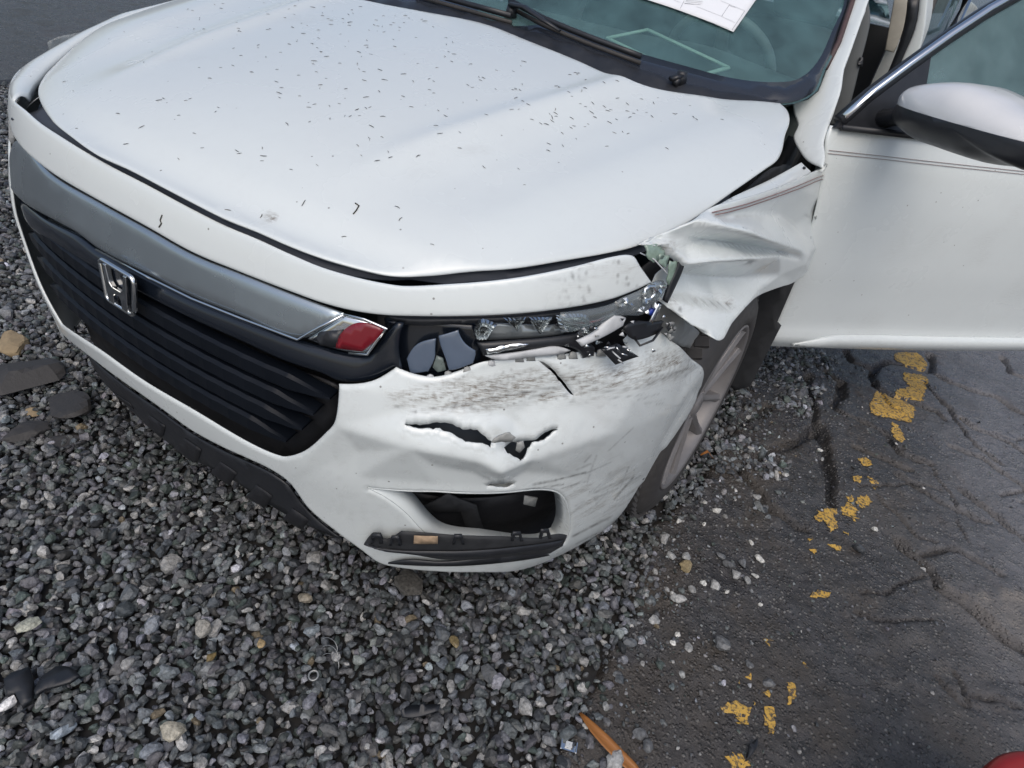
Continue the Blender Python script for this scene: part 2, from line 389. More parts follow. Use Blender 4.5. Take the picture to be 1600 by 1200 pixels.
def kd_of(P):
    from mathutils.kdtree import KDTree
    k = KDTree(len(P))
    for i, p in enumerate(P): k.insert((p[0], p[1], 0), i)
    k.balance(); return k
def kd_dist(P, k): return np.array([k.find((p[0], p[1], 0))[2] for p in P])
def sgn_area(q): return .5*np.sum(q[:, 0]*np.roll(q[:, 1], -1)-np.roll(q[:, 0], -1)*q[:, 1])
def inset(q, d, hole):
    """loop moved d into the sheet"""
    t = np.roll(q, -1, 0)-np.roll(q, 1, 0); t /= np.linalg.norm(t, axis=1)[:, None]+1e-12
    n = np.stack([-t[:, 1], t[:, 0]], 1)
    if sgn_area(q) < 0: n = -n
    if hole: n = -n
    return q+n*d
def fill2d(outline, holes, h, rings=(), lines=(), ring_holes=99):
    """constrained triangulation of an outline with holes, edge rings and an inner grid; returns ring depth per vertex"""
    outline = np.asarray(outline); lo = outline.min(0); hi = outline.max(0); loops = [outline]+[np.asarray(q) for q in holes]
    kd = kd_of(np.vstack(loops)); ringp = []; ringd = []; rmax = max(rings) if len(rings) else 0
    for li, q in enumerate(loops):
        for d in (rings if li <= ring_holes else ()):
            r = inset(q, d, li > 0); k = inpoly(r, outline)
            for q2 in loops[1:]: k &= ~inpoly(r, q2)
            r = r[k]
            if len(r): r = r[kd_dist(r, kd) > d*.8]
            ringp.append(r); ringd += [d]*len(r)
    gx = np.arange(lo[0]+h*.5, hi[0], h); gy = np.arange(lo[1]+h*.5, hi[1], h)
    G = np.stack(np.meshgrid(gx, gy, indexing='ij'), -1)
    G[:, 1::2, 0] += h*.5; G = G.reshape(-1, 2)
    k = inpoly(G, outline)
    for q in holes: k &= ~inpoly(G, q)
    G = G[k]
    if len(G): G = G[kd_dist(G, kd) > rmax+h*.5]
    edges = []; n0 = 0
    for q in loops:
        edges += [(n0+i, n0+(i+1) % len(q)) for i in range(len(q))]; n0 += len(q)
    allp = np.vstack(loops+ringp+[G]); depth = np.r_[np.zeros(n0), ringd, np.full(len(G), 9.)]
    for q in lines:
        q = smooth_loop(q, h*.8, closed=False, corner=5); k = inpoly(q, outline); q = q[k]
        if len(q): q = q[kd_dist(q, kd) > rmax+h*.3]
        if len(q) < 2: continue
        m0 = len(allp); allp = np.vstack([allp, q]); depth = np.r_[depth, np.full(len(q), 9.)]
        edges += [(m0+i, m0+i+1) for i in range(len(q)-1) if np.linalg.norm(q[i+1]-q[i]) < h*1.5]
    r = delaunay_2d_cdt([Vector((float(a), float(b))) for a, b in allp], edges, [], 0, 1e-7)
    V = np.array([(v.x, v.y) for v in r[0]]); F = np.array([f for f in r[2] if len(f) == 3]); D = np.array([depth[o[0]] if len(o) else 9. for o in r[3]])
    c = V[F].mean(1); k = inpoly(c, outline)
    for q in holes: k &= ~inpoly(c, q)
    F = F[k]; used = np.unique(F); mp = -np.ones(len(V), int); mp[used] = np.arange(len(used))
    return V[used], mp[F], D[used]
def panel(name, surf, outline, mat, parent, holes=(), h=.012, off=None, th=.003, roll=(.006, .003), attrs=None, smooth_it=0, corner=38, hb=None, dep=0., rough_edge=0., lines=(), ring_holes=99):
    hb = hb or h
    outl = smooth_loop(outline, hb, corner=corner); hs = [smooth_loop(q, hb*.7, corner=corner) for q in holes]
    if rough_edge:
        outl = outl+rng.normal(0, rough_edge, outl.shape); hs = [q+rng.normal(0, rough_edge, q.shape) for q in hs]
    V, F, D = fill2d(outl, hs, h, [roll[0]*k for k in (.18, .45, 1.)] if roll else (), lines, ring_holes)
    P = surf.ev(V); N = surf.nrm(V); O = np.zeros(len(V))
    if dep: O += dep
    if off is not None: O += off(V, P)
    if smooth_it:
        E = np.vstack([F[:, [0, 1]], F[:, [1, 2]], F[:, [2, 0]]]); E = np.vstack([E, E[:, ::-1]])
        for _ in range(smooth_it):
            sm = np.zeros(len(V)); ct = np.zeros(len(V)); np.add.at(sm, E[:, 0], O[E[:, 1]]); np.add.at(ct, E[:, 0], 1); O = .4*O+.6*sm/np.maximum(ct, 1)
    if roll:
        if ring_holes < 99 and len(hs):
            kt = kd_of(np.vstack(hs[ring_holes:])); D = np.where((D == 0) & (kd_dist(V, kt) < 1e-4), 9., D)
        O -= roll[1]*np.clip(1-D/roll[0], 0, 1)**2
    X = P+N*O[:, None]
    A = attrs(V, X) if attrs else None
    nf = np.cross(X[F[:, 1]]-X[F[:, 0]], X[F[:, 2]]-X[F[:, 0]])      # faces wound so that their normal points out of the car
    if (nf*N[F[:, 0]]).sum() < 0: F = F[:, ::-1]
    o = mesh_obj(name, X, F, mat, parent, attrs=A)
    if th: solid(o, th)
    return o
def ctrl_off(ctrl, surf, edges=(), blur=0.):
    """piecewise linear offset field from (u, v, metres) control points traced in the photo"""
    st = np.array([(c[0], c[1]) for c in ctrl], float); val = np.array([c[2] for c in ctrl])
    r = delaunay_2d_cdt([Vector((float(a), float(b))) for a, b in st], list(edges), [], 0, 1e-7)
    V = np.array([(v.x, v.y) for v in r[0]]); org = [q[0] for q in r[3]]; vv = val[org]; T = [f for f in r[2]]
    def fp(Q):
        out = np.zeros(len(Q)); done = np.zeros(len(Q), bool)
        for a, b, c in T:
            A, B, C = V[a], V[b], V[c]; den = (B[0]-A[0])*(C[1]-A[1])-(C[0]-A[0])*(B[1]-A[1])
            if abs(den) < 1e-12: continue
            l1 = ((B[0]-Q[:, 0])*(C[1]-Q[:, 1])-(C[0]-Q[:, 0])*(B[1]-Q[:, 1]))/den
            l2 = ((C[0]-Q[:, 0])*(A[1]-Q[:, 1])-(A[0]-Q[:, 0])*(C[1]-Q[:, 1]))/den; l3 = 1-l1-l2
            k = (l1 >= -1e-6) & (l2 >= -1e-6) & (l3 >= -1e-6) & ~done
            out[k] = l1[k]*vv[a]+l2[k]*vv[b]+l3[k]*vv[c]; done |= k
        k = ~done
        if k.any():
            D = np.linalg.norm(Q[k][:, None]-V[None], axis=2); out[k] = vv[D.argmin(1)]
        return out
    def f(Q, P):
        p = proj(P)
        if not blur: return fp(p)
        return np.mean([fp(p+blur*np.array(j)) for j in ((0, 0), (1, 0), (-1, 0), (0, 1), (0, -1), (.7, .7), (-.7, .7), (.7, -.7), (-.7, -.7), (.4, .2), (-.4, -.2), (-.2, .4), (.2, -.4))], 0)
    return f
def plate(name, pts, dep, mat, parent, surf=None, h=.012, th=.003, roll=None, corner=38, **kw):
    """small sheet following the body surface, dep metres inside it (negative = inside)"""
    surf = surf or NOSE
    return panel(name, surf, surf.pixs(pts, dep), mat, parent, h=h, dep=dep, th=th, roll=roll, corner=corner, **kw)
def on_nose(u, v, dep=0.):
    st = NOSE.pix(u, v, dep); return NOSE.ev(st)[0]+NOSE.nrm(st)[0]*dep

class PlaneSurf(Surf):
    """gently curved sheet over a plane: P0 + s*ex + t*ey + n*bulge(s,t)"""
    def __init__(self, P0, ex, ey, bulge=None):
        self.P0 = np.asarray(P0, float); self.ex = np.asarray(ex, float)/np.linalg.norm(ex); ey = np.asarray(ey, float)
        n = np.cross(self.ex, ey); self.n = n/np.linalg.norm(n); self.ey = np.cross(self.n, self.ex); self.bulge = bulge
        self.f = self._f
    def _f(self, s, t):
        s = np.asarray(s, float); t = np.asarray(t, float)
        P = self.P0+s[..., None]*self.ex+t[..., None]*self.ey
        if self.bulge is not None: P = P+self.bulge(s, t)[..., None]*self.n
        return P
    def pix(self, u, v, dep=0.):
        P0 = self.P0+self.n*dep; X = plane_hit(u, v, P0, self.n)
        for _ in range(4):
            st = np.array([(X-self.P0)@self.ex, (X-self.P0)@self.ey])
            b = dep+(float(self.bulge(st[0:1], st[1:2])[0]) if self.bulge is not None else 0)
            X = plane_hit(u, v, self.P0+self.n*b, self.n)
        return np.array([(X-self.P0)@self.ex, (X-self.P0)@self.ey])
    def pixs(self, pts, dep=0.): return np.array([self.pix(p[0], p[1], dep) for p in pts])
    def st(self, X): X = np.asarray(X, float)-self.P0; return np.array([X@self.ex, X@self.ey])

# ================================================================== THE CAR
CARL = 'white sedan with smashed front corner, torn bumper and open doors, parked on gravel'
car = empty('car', (0, 0, 0), label=CARL, cat='car')
mir = lambda st: np.asarray(st)[::-1]*np.array([-1., 1.])

# ---- hood
hood_drv = [(632, 430), (700, 427), (800, 418), (900, 402), (975, 388), (1010, 377), (1050, 360), (1100, 330), (1150, 295), (1200, 260), (1215, 249), (1223, 234), (1228, 210), (1235, 188), (1232, 172), (1219, 160), (1150, 155), (1075, 145), (1010, 132), (970, 117), (900, 92), (830, 64)]
drv = HOOD.pixs(hood_drv); front = HOOD.pixs([(150, 238), (200, 261), (250, 287), (300, 313), (350, 338), (400, 358), (450, 380), (500, 399), (550, 414), (600, 426)])
rear_mid = np.array([[0, 1.03]])
pas = drv[::-1].copy(); pas[:, 0] *= -1
hood_out = np.vstack([front, drv, rear_mid, pas[:-1], HOOD.pixs([(59, 152), (80, 185), (110, 210)])])
def hood_attr(V, X):
    p = proj(X); d = np.linalg.norm((p-[423, 342])/[13, 8], axis=1)
    dirt = .85*(1-sstep(.5, 1.2, d))*(fbm(p[:, 0]*.25, p[:, 1]*.25, 3) > .42)
    for (u, v, a, b, k) in [(740, 235, 34, 10, .25), (960, 165, 60, 12, .12), (480, 30, 90, 9, .14), (280, 90, 70, 10, .10), (660, 270, 40, 14, .10)]:
        q = np.linalg.norm((p-[u, v])/[a, b], axis=1); dirt += k*(1-sstep(.2, 1.2, q))*fbm(p[:, 0]*.12, p[:, 1]*.3, 5)
    return {'dirt': dirt, 'scratch': np.zeros(len(V))}
hood = panel('hood', HOOD, hood_out, PAINT_D, car, h=.012, th=.010, roll=(.007, .004), attrs=hood_attr, corner=50)
# dark structure seen through the gap under the hood's edge
under = panel('hood_seal', HOOD, np.vstack([front+[0, .012], HOOD.pixs([(632, 430)])+[0, .012], drv[1:9]+[0, -.005], [[.74, .95], [-.74, .95]], mir(drv[1:9])+[.03, 0], [[-.47, .09]]]), simple('slate seal', (.05, .058, .075), .5), car, h=.04, th=.004, roll=None, dep=-.026)

CORNER_COVER = True
# ---- white upper strip of the bumper, running over the headlight
strip_top = [(54, 173), (75, 197), (100, 215), (125, 232), (175, 260), (225, 286), (300, 327), (350, 352), (400, 373), (450, 396), (500, 417), (550, 432), (600, 443), (632, 447)]
strip_r = [(700, 444), (800, 435), (900, 416), (960, 401), (990, 400), (1003, 418), (1020, 442), (985, 458), (950, 470), (850, 487), (750, 494), (660, 495)]
strip_bot = [(600, 493), (550, 486), (500, 473), (450, 455), (375, 426), (300, 395), (225, 353), (150, 312), (75, 267), (28, 214)]
st_strip = np.vstack([LOWN.pixs(strip_top), NOSE.pixs(strip_r), NOSE.pixs(strip_bot)[:-1], [[-.47, .748], [-.56, .765], [-.70, .783], [-.85, .80], [-.985, .79], [-.935, .818], [-.78, .812], [-.62, .805], [-.52, .806]]])
def strip_attr(V, X):
    p = proj(X); m = sstep(820, 960, p[:, 0])*(1-sstep(1015, 1030, p[:, 0]))
    a = fbm((p[:, 0]+p[:, 1]*1.5)/26, (p[:, 1]-p[:, 0]*.25)/3.2, 11); sc = m*sstep(.60, .70, a)*.5
    c = np.exp(-(((p-[905, 428])/[14, 8])**2).sum(1)); sc += c*sstep(.5, .6, fbm(p[:, 0]/4, p[:, 1]/3, 4))*.9
    return {'dirt': m*.25*sstep(.4, .7, fbm(p[:, 0]/20, p[:, 1]/6, 8)), 'scratch': np.clip(sc, 0, 1)}
panel('bumper_top_strip', NOSE, st_strip, PAINT_D, car, h=.005, th=.003, roll=(.004, .003), attrs=strip_attr, corner=45)

# ---- wide satin chrome bar over the grille
chr_top = [(30, 217), (75, 270), (150, 315), (225, 356), (300, 398), (375, 428), (450, 458), (525, 486), (537, 491)]
chr_bot = [(465, 530), (375, 496), (300, 466), (225, 429), (150, 389), (112, 361), (38, 320), (12, 300), (6, 285), (14, 240)]
bar = plate('chrome_bar', chr_top+chr_bot, -.001, SATIN, car, h=.012, th=.008, roll=(.01, .006), corner=42)
tube('bright_edge', [on_nose(u, v, .002) for u, v in [(150, 390), (225, 430), (300, 467), (375, 497), (465, 531), (500, 511), (537, 492)]], .0022, CHROME, bar, 6)

# ---- chrome tip of the headlight garnish with a red reflection painted on as a thin sheet
tip = plate('garnish_tip', [(537, 492), (570, 500), (603, 514), (590, 530), (574, 553), (540, 550), (505, 541), (478, 530)], .001, CHROME, car, h=.008, th=.004, roll=(.006, .004))
plate('red_reflection', [(552, 506), (575, 505), (600, 515), (588, 531), (566, 549), (524, 544), (532, 522)], .0035, REDM, tip, h=.01, th=.001)
plate('dark_patch', [(508, 518), (534, 516), (526, 543), (500, 538), (488, 530)], .0035, BLACK, tip, h=.01, th=.001, rough_edge=.0012)  # thin dark patch on the chrome
tube('bright_edge', [on_nose(u, v, .004) for u, v in [(537, 491), (570, 499), (604, 514), (590, 531), (574, 554), (545, 552)]], .002, CHROME, tip, 6)
# ---- black gloss band and grille
grille = empty('grille'); grille.parent = car
band_t = [(12, 303), (38, 322), (112, 363), (150, 391), (225, 431), (300, 468), (375, 498), (465, 532), (505, 544), (545, 554), (574, 556), (604, 518), (618, 503), (630, 506)]
band_b = [(622, 545), (630, 585), (615, 577), (578, 596), (528, 599), (500, 586), (440, 566), (375, 536), (300, 503), (230, 468), (150, 425), (90, 388), (40, 350), (18, 325)]
plate('gloss_band', band_t+band_b, -.012, GLOSSB, grille, h=.014, th=.006, roll=(.012, .008))
mouth = [(12, 330), (40, 355), (150, 430), (230, 472), (300, 507), (375, 540), (440, 570), (500, 590), (529, 603), (525, 655), (510, 676), (480, 703), (455, 714), (435, 715), (390, 697), (300, 644), (225, 600), (150, 546), (94, 507), (56, 462), (34, 425), (11, 378), (4, 350)]
plate('grille_back', mouth, -.055, DEEP, grille, h=.03, th=.004)
MST = NOSE.pixs(mouth)
def louver(z0, sA, sB, amp, n=150):
    """one scalloped horizontal grille bar following the nose"""
    V, F = [], []; prof = [(-.030, .017), (-.006, .019), (0, .014), (.001, -.010), (-.006, -.017), (-.035, -.017)]
    S = np.linspace(sA, sB, n)
    for s in S:
        sc = amp*abs(math.sin(math.pi*s/.047)); tp = min(1, (s-sA)/.05+.15, (sB-s)/.09+.12)
        P = NOSE.ev([(s, z0)])[0]; N = NOSE.nrm([(s, z0)])[0]
        for k, (d, dz) in enumerate(prof): V.append(P+N*(d-.014-sc*(k < 4))+np.array([0, 0, dz*tp]))
    m = len(prof)
    for i in range(n-1):
        for j in range(m): F.append((i*m+j, i*m+(j+1) % m, (i+1)*m+(j+1) % m, (i+1)*m+j))
    return V, F
for z0, sA, sB in [(.592, -.47, .455), (.547, -.455, .425), (.502, -.43, .40), (.458, -.38, .365)]:
    V, F = louver(z0, sA, sB, .0009); mesh_obj('grille_bar', V, F, GRILM, grille, smooth=False)
# ---- emblem: rounded frame and the letter on a black backing
emb = empty('emblem'); emb.parent = car
EP = NOSE.ev([(0, .632)])[0]+np.array([.006, -.010, -.001]); EY = np.array([0, .11, 1.]); EY /= np.linalg.norm(EY); EX = np.array([1., 0, 0]); EN = np.cross(EX, EY)
def E3(x, y, d=0): return EP+EX*x*.88+EY*y*.86+EN*d
def trap(y, wt=.054, wb=.045, h=.043): return wb+(wt-wb)*(y+h)/(2*h)
def rr(wt, wb, h, r=.012, n=6):
    pts = []
    for cx, cy, a0 in ((1, 1, 0), (-1, 1, 90), (-1, -1, 180), (1, -1, 270)):
        w_ = wt if cy > 0 else wb
        for k in range(n+1):
            a = math.radians(a0+90*k/n); pts.append((cx*(w_-r)+r*math.cos(a), cy*(h-r)+r*math.sin(a)))
    return pts
tube('emblem_frame', [E3(x, y) for x, y in rr(.055, .046, .044)], .0042, CHROME, emb, 8, True)
bm = bmesh.new(); vs = [bm.verts.new(E3(x, y, -.006)) for x, y in rr(.055, .046, .044)]; bm.faces.new(vs); bm_obj('emblem_backing', bm, GLOSSB, emb)
def prism(name, poly, mat, parent, d0=-.004, d1=.005):
    bm = bmesh.new(); a = [bm.verts.new(E3(x, y, d1)) for x, y in poly]; b = [bm.verts.new(E3(x, y, d0)) for x, y in poly]; n = len(poly)
    bm.faces.new(a); bm.faces.new(b[::-1])
    for i in range(n): bm.faces.new((a[i], b[i], b[(i+1) % n], a[(i+1) % n]))
    o = bm_obj(name, bm, mat, parent, smooth=False); bevel(o, .0012, 2); return o
Hs = [(-.038, .041), (-.029, .041), (-.022, .006), (-.014, -.002), (.014, -.002), (.022, .006), (.029, .041), (.038, .041), (.032, -.041), (.013, -.041), (.012, -.021), (.006, -.015), (-.006, -.015), (-.012, -.021), (-.013, -.041), (-.032, -.041)]
prism('emblem_letter', Hs, CHROME, emb)

# ---- torn white bumper cover
bump_px = [(528, 601), (578, 598), (615, 579), (648, 592), (681, 597), (718, 590), (755, 577), (796, 573), (842, 569), (895, 567), (933, 563), (966, 568), (999, 558), (994, 545), (1003, 535), (1027, 529), (1048, 529), (1073, 547), (1089, 564), (1102, 580),
 (1098, 601), (1069, 655), (1027, 729), (1000, 760), (978, 795), (962, 823), (922, 854), (875, 881), (812, 892), (750, 896), (687, 895), (647, 892), (594, 882), (562, 860), (525, 833), (480, 795), (450, 755), (425, 737), (390, 720), (350, 702), (300, 675), (250, 639), (200, 604), (131, 552), (94, 519)]
st_b = NOSE.pixs(bump_px)
low = st_b[36:]                                             # thin lip under the grille, driver to passenger
lip_up = NOSE.pixs([(94, 507), (150, 545), (225, 598), (300, 642), (390, 695), (435, 714), (455, 713), (480, 702), (510, 675), (525, 655)])
# the undamaged passenger corner mirrors the driver's one
arch = st_b[20:26]; pas_c = mir(np.array([[.49, .63], [.56, .69], [.70, .72], [.86, .735], [1.02, .74], [1.16, .74], [1.25, .70], [1.262, .60], *arch[1:], [1.02, .15], [.80, .16], [.60, .19], [.47, .26], [.40, .32]]))
ctrl = [(528, 600, 0), (615, 579, -.012), (718, 590, -.024), (842, 569, -.026), (966, 568, -.03), (1048, 529, -.03), (1090, 566, -.012), (1102, 580, 0),
 (530, 662, .008), (640, 687, .020), (745, 704, .026), (778, 716, .036), (830, 706, .018), (950, 668, .016), (1050, 640, .005), (640, 640, -.004), (720, 640, -.014), (800, 655, -.012), (880, 620, -.016), (780, 745, .012), (740, 735, .004), (815, 735, .002),
 (560, 745, 0), (680, 757, -.002), (790, 757, .002), (900, 745, 0), (1000, 755, 0), (962, 823, 0), (875, 881, 0), (687, 895, 0), (525, 835, 0), (450, 755, 0), (435, 714, 0), (300, 660, 0), (150, 550, 0), (94, 512, 0), (560, 705, .000), (680, 725, .004), (1000, 600, .006), (920, 590, -.012)]
boff0 = ctrl_off(ctrl, NOSE, [(k, k+1) for k in range(8, 14)], 5.)
def boff(V, P):
    o = boff0(V, P)
    # small buckles round the tear
    p = proj(P); d = np.exp(-(((p-[800, 660])/[150, 60])**2).sum(1)); o = o+d*.006*(fbm(p[:, 0]/26, p[:, 1]/18, 21)-.5)
    return np.where(V[:, 0] > .02, o, 0.)
random.seed(11)
strokes = [((706, 634), (790, 618), 1.3, .8), ((790, 618), (879, 603), 1.6, .9), ((690, 640), (860, 606), 1.0, .6), ((700, 625), (800, 600), 1., .5), ((660, 640), (740, 632), 1., .5), ((900, 617), (1000, 606), 1.1, .6), ((1000, 606), (1093, 568), 1.2, .7), ((930, 612), (1060, 580), 1.0, .5), ((905, 600), (1010, 575), 1.0, .5),
 ((618, 634), (650, 644), 1., .7), ((722, 638), (748, 640), 1.8, .8), ((834, 757), (870, 750), 1.8, .85), ((870, 750), (916, 738), 1.3, .9), ((876, 764), (915, 752), 1.1, .6), ((915, 740), (955, 722), 1., .5), ((895, 838), (953, 808), 1.7, .7), ((900, 850), (935, 832), 1., .5), ((950, 705), (990, 668), .9, .45), ((960, 780), (990, 745), 1.6, .7), ((930, 770), (972, 750), 1., .6), ((970, 760), (982, 730), 1., .5), ((820, 765), (880, 757), 1.1, .6)]
for _ in range(60):
    u, v = random.uniform(680, 1040), random.uniform(585, 640); L = random.uniform(12, 70); a = math.radians(random.gauss(-14, 9)); strokes.append(((u, v), (u+L*math.cos(a), v+L*math.sin(a)), random.uniform(.5, 1.1), random.uniform(.15, .5)))
for _ in range(46):
    u, v = random.gauss(945, 30), random.gauss(770, 32); L = random.uniform(8, 40); a = math.radians(random.gauss(-32, 12)); strokes.append(((u, v), (u+L*math.cos(a), v+L*math.sin(a)), random.uniform(.6, 1.4), random.uniform(.12, .5)))
for _ in range(30):
    u, v = random.uniform(1000, 1085), random.uniform(560, 600); L = random.uniform(8, 34); a = math.radians(random.gauss(-50, 22)); strokes.append(((u, v), (u+L*math.cos(a), v+L*math.sin(a)), random.uniform(.6, 1.3), random.uniform(.2, .55)))
def bump_attr(V, X):
    p = proj(X); al = p@np.array([.97, -.25]); pe = p@np.array([.25, .97])
    m = inpoly(p, [(590, 605), (700, 588), (850, 565), (1000, 555), (1060, 535), (1098, 575), (1060, 600), (960, 625), (880, 640), (720, 655), (610, 645)])
    dd = polydist(p, [(590, 605), (700, 588), (850, 565), (1000, 555), (1060, 535), (1098, 575), (1060, 600), (960, 625), (880, 640), (720, 655), (610, 645)])
    mm = np.where(m, np.clip(dd/22, 0, 1), 0)
    st = fbm(al/45, pe/4.5, 31); dirt = mm*(sstep(.36, .62, st)*.62+.14)
    sm = sum(np.exp(-(((p-[u_, v_])/[a_, b_])**2).sum(1)) for u_, v_, a_, b_ in ((905, 590, 60, 16), (1020, 560, 40, 16), (700, 620, 50, 10), (760, 600, 60, 10)))*sstep(.40, .55, fbm(p[:, 0]/7, p[:, 1]/5, 77)); dirt = dirt+.5*sm
    lo = np.exp(-(((p-[950, 775])/[70, 48])**2).sum(1))*sstep(.44, .64, fbm((p@np.array([.85, -.53]))/40, (p@np.array([.53, .85]))/5, 37))*.6
    edge = np.exp(-polydist(p, [(630, 660), (690, 664), (766, 686), (800, 690), (873, 667)], False)/4)*.3+np.exp(-polydist(p, [(1048, 529), (1089, 564), (1102, 580), (1090, 620), (1000, 770)], False)/3)*.25
    bot = sstep(850, 890, p[:, 1])*.25*fbm(p[:, 0]/30, p[:, 1]/8, 5)
    gr = .10*sstep(.5, .7, fbm(p[:, 0]/9, p[:, 1]/9, 41))
    drv_ = sstep(.2, .5, V[:, 0]); sc = np.zeros(len(V))
    near = V[:, 0] > .4
    for A, B, w_, k in strokes:
        d, t = segdist(p[near], A, B); s_ = k*np.exp(-(d/w_)**2)*(.35+.65*noise2(t*14+A[0], t*0+A[1], 3)); tmp = sc[near]; sc[near] = np.maximum(tmp, s_)
    return {'dirt': np.clip(dirt+lo+edge+bot+gr*drv_, 0, .9)*drv_, 'scratch': np.clip(sc, 0, 1)}
fog_hole = [(574, 764), (640, 770), (687, 771), (812, 768), (850, 766), (874, 772), (888, 793), (891, 828), (882, 850), (855, 862), (760, 858), (690, 850), (662, 832), (634, 803), (604, 780)]
tears = [[(632, 660), (656, 662), (694, 661.5), (719, 668), (745, 671), (758, 678), (767, 685), (764, 689), (756, 685), (748, 683), (731, 682.5), (712, 675), (687, 667), (656, 664.5)],
 [(784, 691), (798, 686), (809, 688), (835, 683), (854, 673), (870, 668), (848, 681), (825, 689.5), (817, 701), (809, 706), (800, 700), (792, 697)],
 [(759, 759), (772, 753), (787, 751), (803, 754), (794, 760)],
 [(846, 576), (862, 579), (879, 595), (901, 622), (897, 621), (876, 598), (860, 583)]]
tear_st = [NOSE.pixs(smooth_loop(np.array(q, float), 6, corner=60)+rng.normal(0, .55, (len(smooth_loop(np.array(q, float), 6, corner=60)), 2))) for q in tears]; fog_st = NOSE.pixs(fog_hole)
outl = np.vstack([st_b[:36], low, [[-.36, .40]], pas_c[::-1][-1:][:0], mir(np.array([[.47, .26]]))[:0]])
# order: driver top edge -> arch -> bottom -> under the mouth -> passenger corner -> lip top edge back to the grille corner
pc = np.array([(-.42, .36), (-.47, .26), (-.60, .19), (-.80, .16), (-1.02, .15)]+[(-a, b) for a, b in arch[::-1]]+[(-1.262, .60), (-1.25, .70), (-1.16, .735), (-1.02, .735), (-.86, .73), (-.70, .715), (-.56, .69), (-.495, .64), (-.49, .56), (-.46, .48)])
outl = np.vstack([st_b[:36], low, pc, lip_up])
bumper = panel('bumper', NOSE, outl, PAINT_D, car, holes=[fog_st]+tear_st, h=.0038, hb=.008, off=boff, smooth_it=2, th=.0035, roll=(.007, .004), attrs=bump_attr, corner=40, ring_holes=1)
# return flange round the fog-light opening and dark box behind it
def flange(name, loop, d0, d1, mat, parent, shrink=0., off=None):
    L = smooth_loop(loop, .008); n = len(L); c = L.mean(0); P = NOSE.ev(L); N = NOSE.nrm(L); o0 = off(L, P) if off else 0*P[:, 0]
    L2 = L+(c-L)*shrink; P2 = NOSE.ev(L2); N2 = NOSE.nrm(L2)
    V = np.vstack([P+N*(o0+d0)[:, None], P2+N2*(o0+d1)[:, None]]); F = [(i, (i+1) % n, n+(i+1) % n, n+i) for i in range(n)]
    return mesh_obj(name, V, F, mat, parent)
solid(flange('fog_opening_flange', fog_st, -.002, -.045, PAINT, bumper, .035, boff), .003, 0)
plate('fog_cavity', [(560, 745), (890, 745), (890, 838), (600, 838)], -.11, DEEP, bumper, h=.03, th=.004)
plate('inner_bracket', [(640, 800), (700, 772), (745, 790), (760, 838), (735, 838), (720, 800)], -.085, MATTEB, bumper, h=.02, th=.004)
plate('inner_bracket', [(820, 775), (840, 778), (836, 792), (818, 788)], -.07, GREYP, bumper, h=.02, th=.003)
plate('foam_absorber', [(600, 620), (960, 600), (930, 730), (700, 740)], -.034, simple('slate foam', (.075, .09, .11), .6), bumper, h=.02, th=.02)
plate('torn_flap', [(768, 690), (780, 681), (797, 677), (805, 684), (799, 691), (784, 692)], .032, GREYP, bumper, h=.006, th=.002, rough_edge=.001)
plate('torn_flap', [(808, 692), (818, 690), (820, 699), (812, 708), (806, 704)], .026, GREYP, bumper, h=.006, th=.002)
# loose black fog-light bezel with clip tabs and a paper tag
bez = plate('fog_bezel', [(567, 853), (578, 838), (583, 835), (594, 836), (597, 846), (610, 843), (626, 833), (684, 837), (781, 841), (844, 843), (872, 837), (888, 839), (881, 854), (859, 867), (812, 870), (687, 876), (650, 870), (606, 864)], .016, MATTEB, car, h=.01, th=.006, roll=(.006, .005))
plate('bezel_lip', [(567, 854), (606, 861), (690, 864), (800, 858), (882, 846), (876, 856), (812, 866), (690, 872), (640, 868), (600, 864)], .024, BLACK, bez, h=.01, th=.006, roll=(.006, .004))
for u, v in [(588, 842), (617, 845), (716, 843), (808, 838), (852, 834)]:
    plate('clip_tab', [(u-9, v+8), (u-6, v-6), (u+6, v-6), (u+10, v+8), (u+5, v+8), (u+3, v-1), (u-3, v-1), (u-5, v+8)], .026, BLACK, bez, h=.01, th=.004)
plate('paper_tag', [(647, 837), (684, 838), (684, 850), (646, 850)], .025, simple('tan tag', (.36, .26, .17), .8, nvar=.6, nscale=90), bez, h=.01, th=.0006)
plate('lower_trim', [(606, 881), (687, 885), (781, 880), (859, 868), (831, 864), (750, 874), (687, 879), (640, 876)], .012, BLACK, car, h=.012, th=.004)
# bracket teeth along the top edge of the bumper (headlight seat)
seat = plate('bumper_bracket', [(648, 590), (681, 592), (718, 584), (755, 572), (796, 566), (842, 562), (895, 560), (933, 556), (966, 560), (966, 571), (933, 570), (842, 576), (755, 584), (718, 597), (681, 603)], -.030, GREYP, car, h=.01, th=.004)
for u, v in [(672, 590), (700, 585), (730, 578), (768, 568), (812, 560), (830, 558), (878, 556), (896, 555), (915, 553), (940, 551)]:
    plate('clip_tab', [(u-7, v+6), (u-5, v-3), (u, v-5), (u+5, v-3), (u+7, v+6)], -.024, GREYP if u % 3 else PALEP, seat, h=.01, th=.003)
# ---- black air dam below the lip
dam = [(60, 500), (131, 556), (200, 608), (250, 643), (300, 679), (350, 706), (390, 724), (425, 741), (450, 759), (480, 799), (525, 837), (535, 842)]
dam_b = [(520, 838), (440, 800), (350, 742), (260, 690), (170, 625), (100, 570), (64, 530)]
airdam = plate('air_dam', dam+dam_b, -.03, BLACK, car, h=.02, th=.004, roll=None)
for k in range(7):
    u0 = 120+k*56; v0 = 575+k*36.5
    plate('vent_slot', [(u0, v0), (u0+26, v0+18), (u0+14, v0+38), (u0-16, v0+18)], -.0285, DEEP, airdam, h=.02, th=.001)

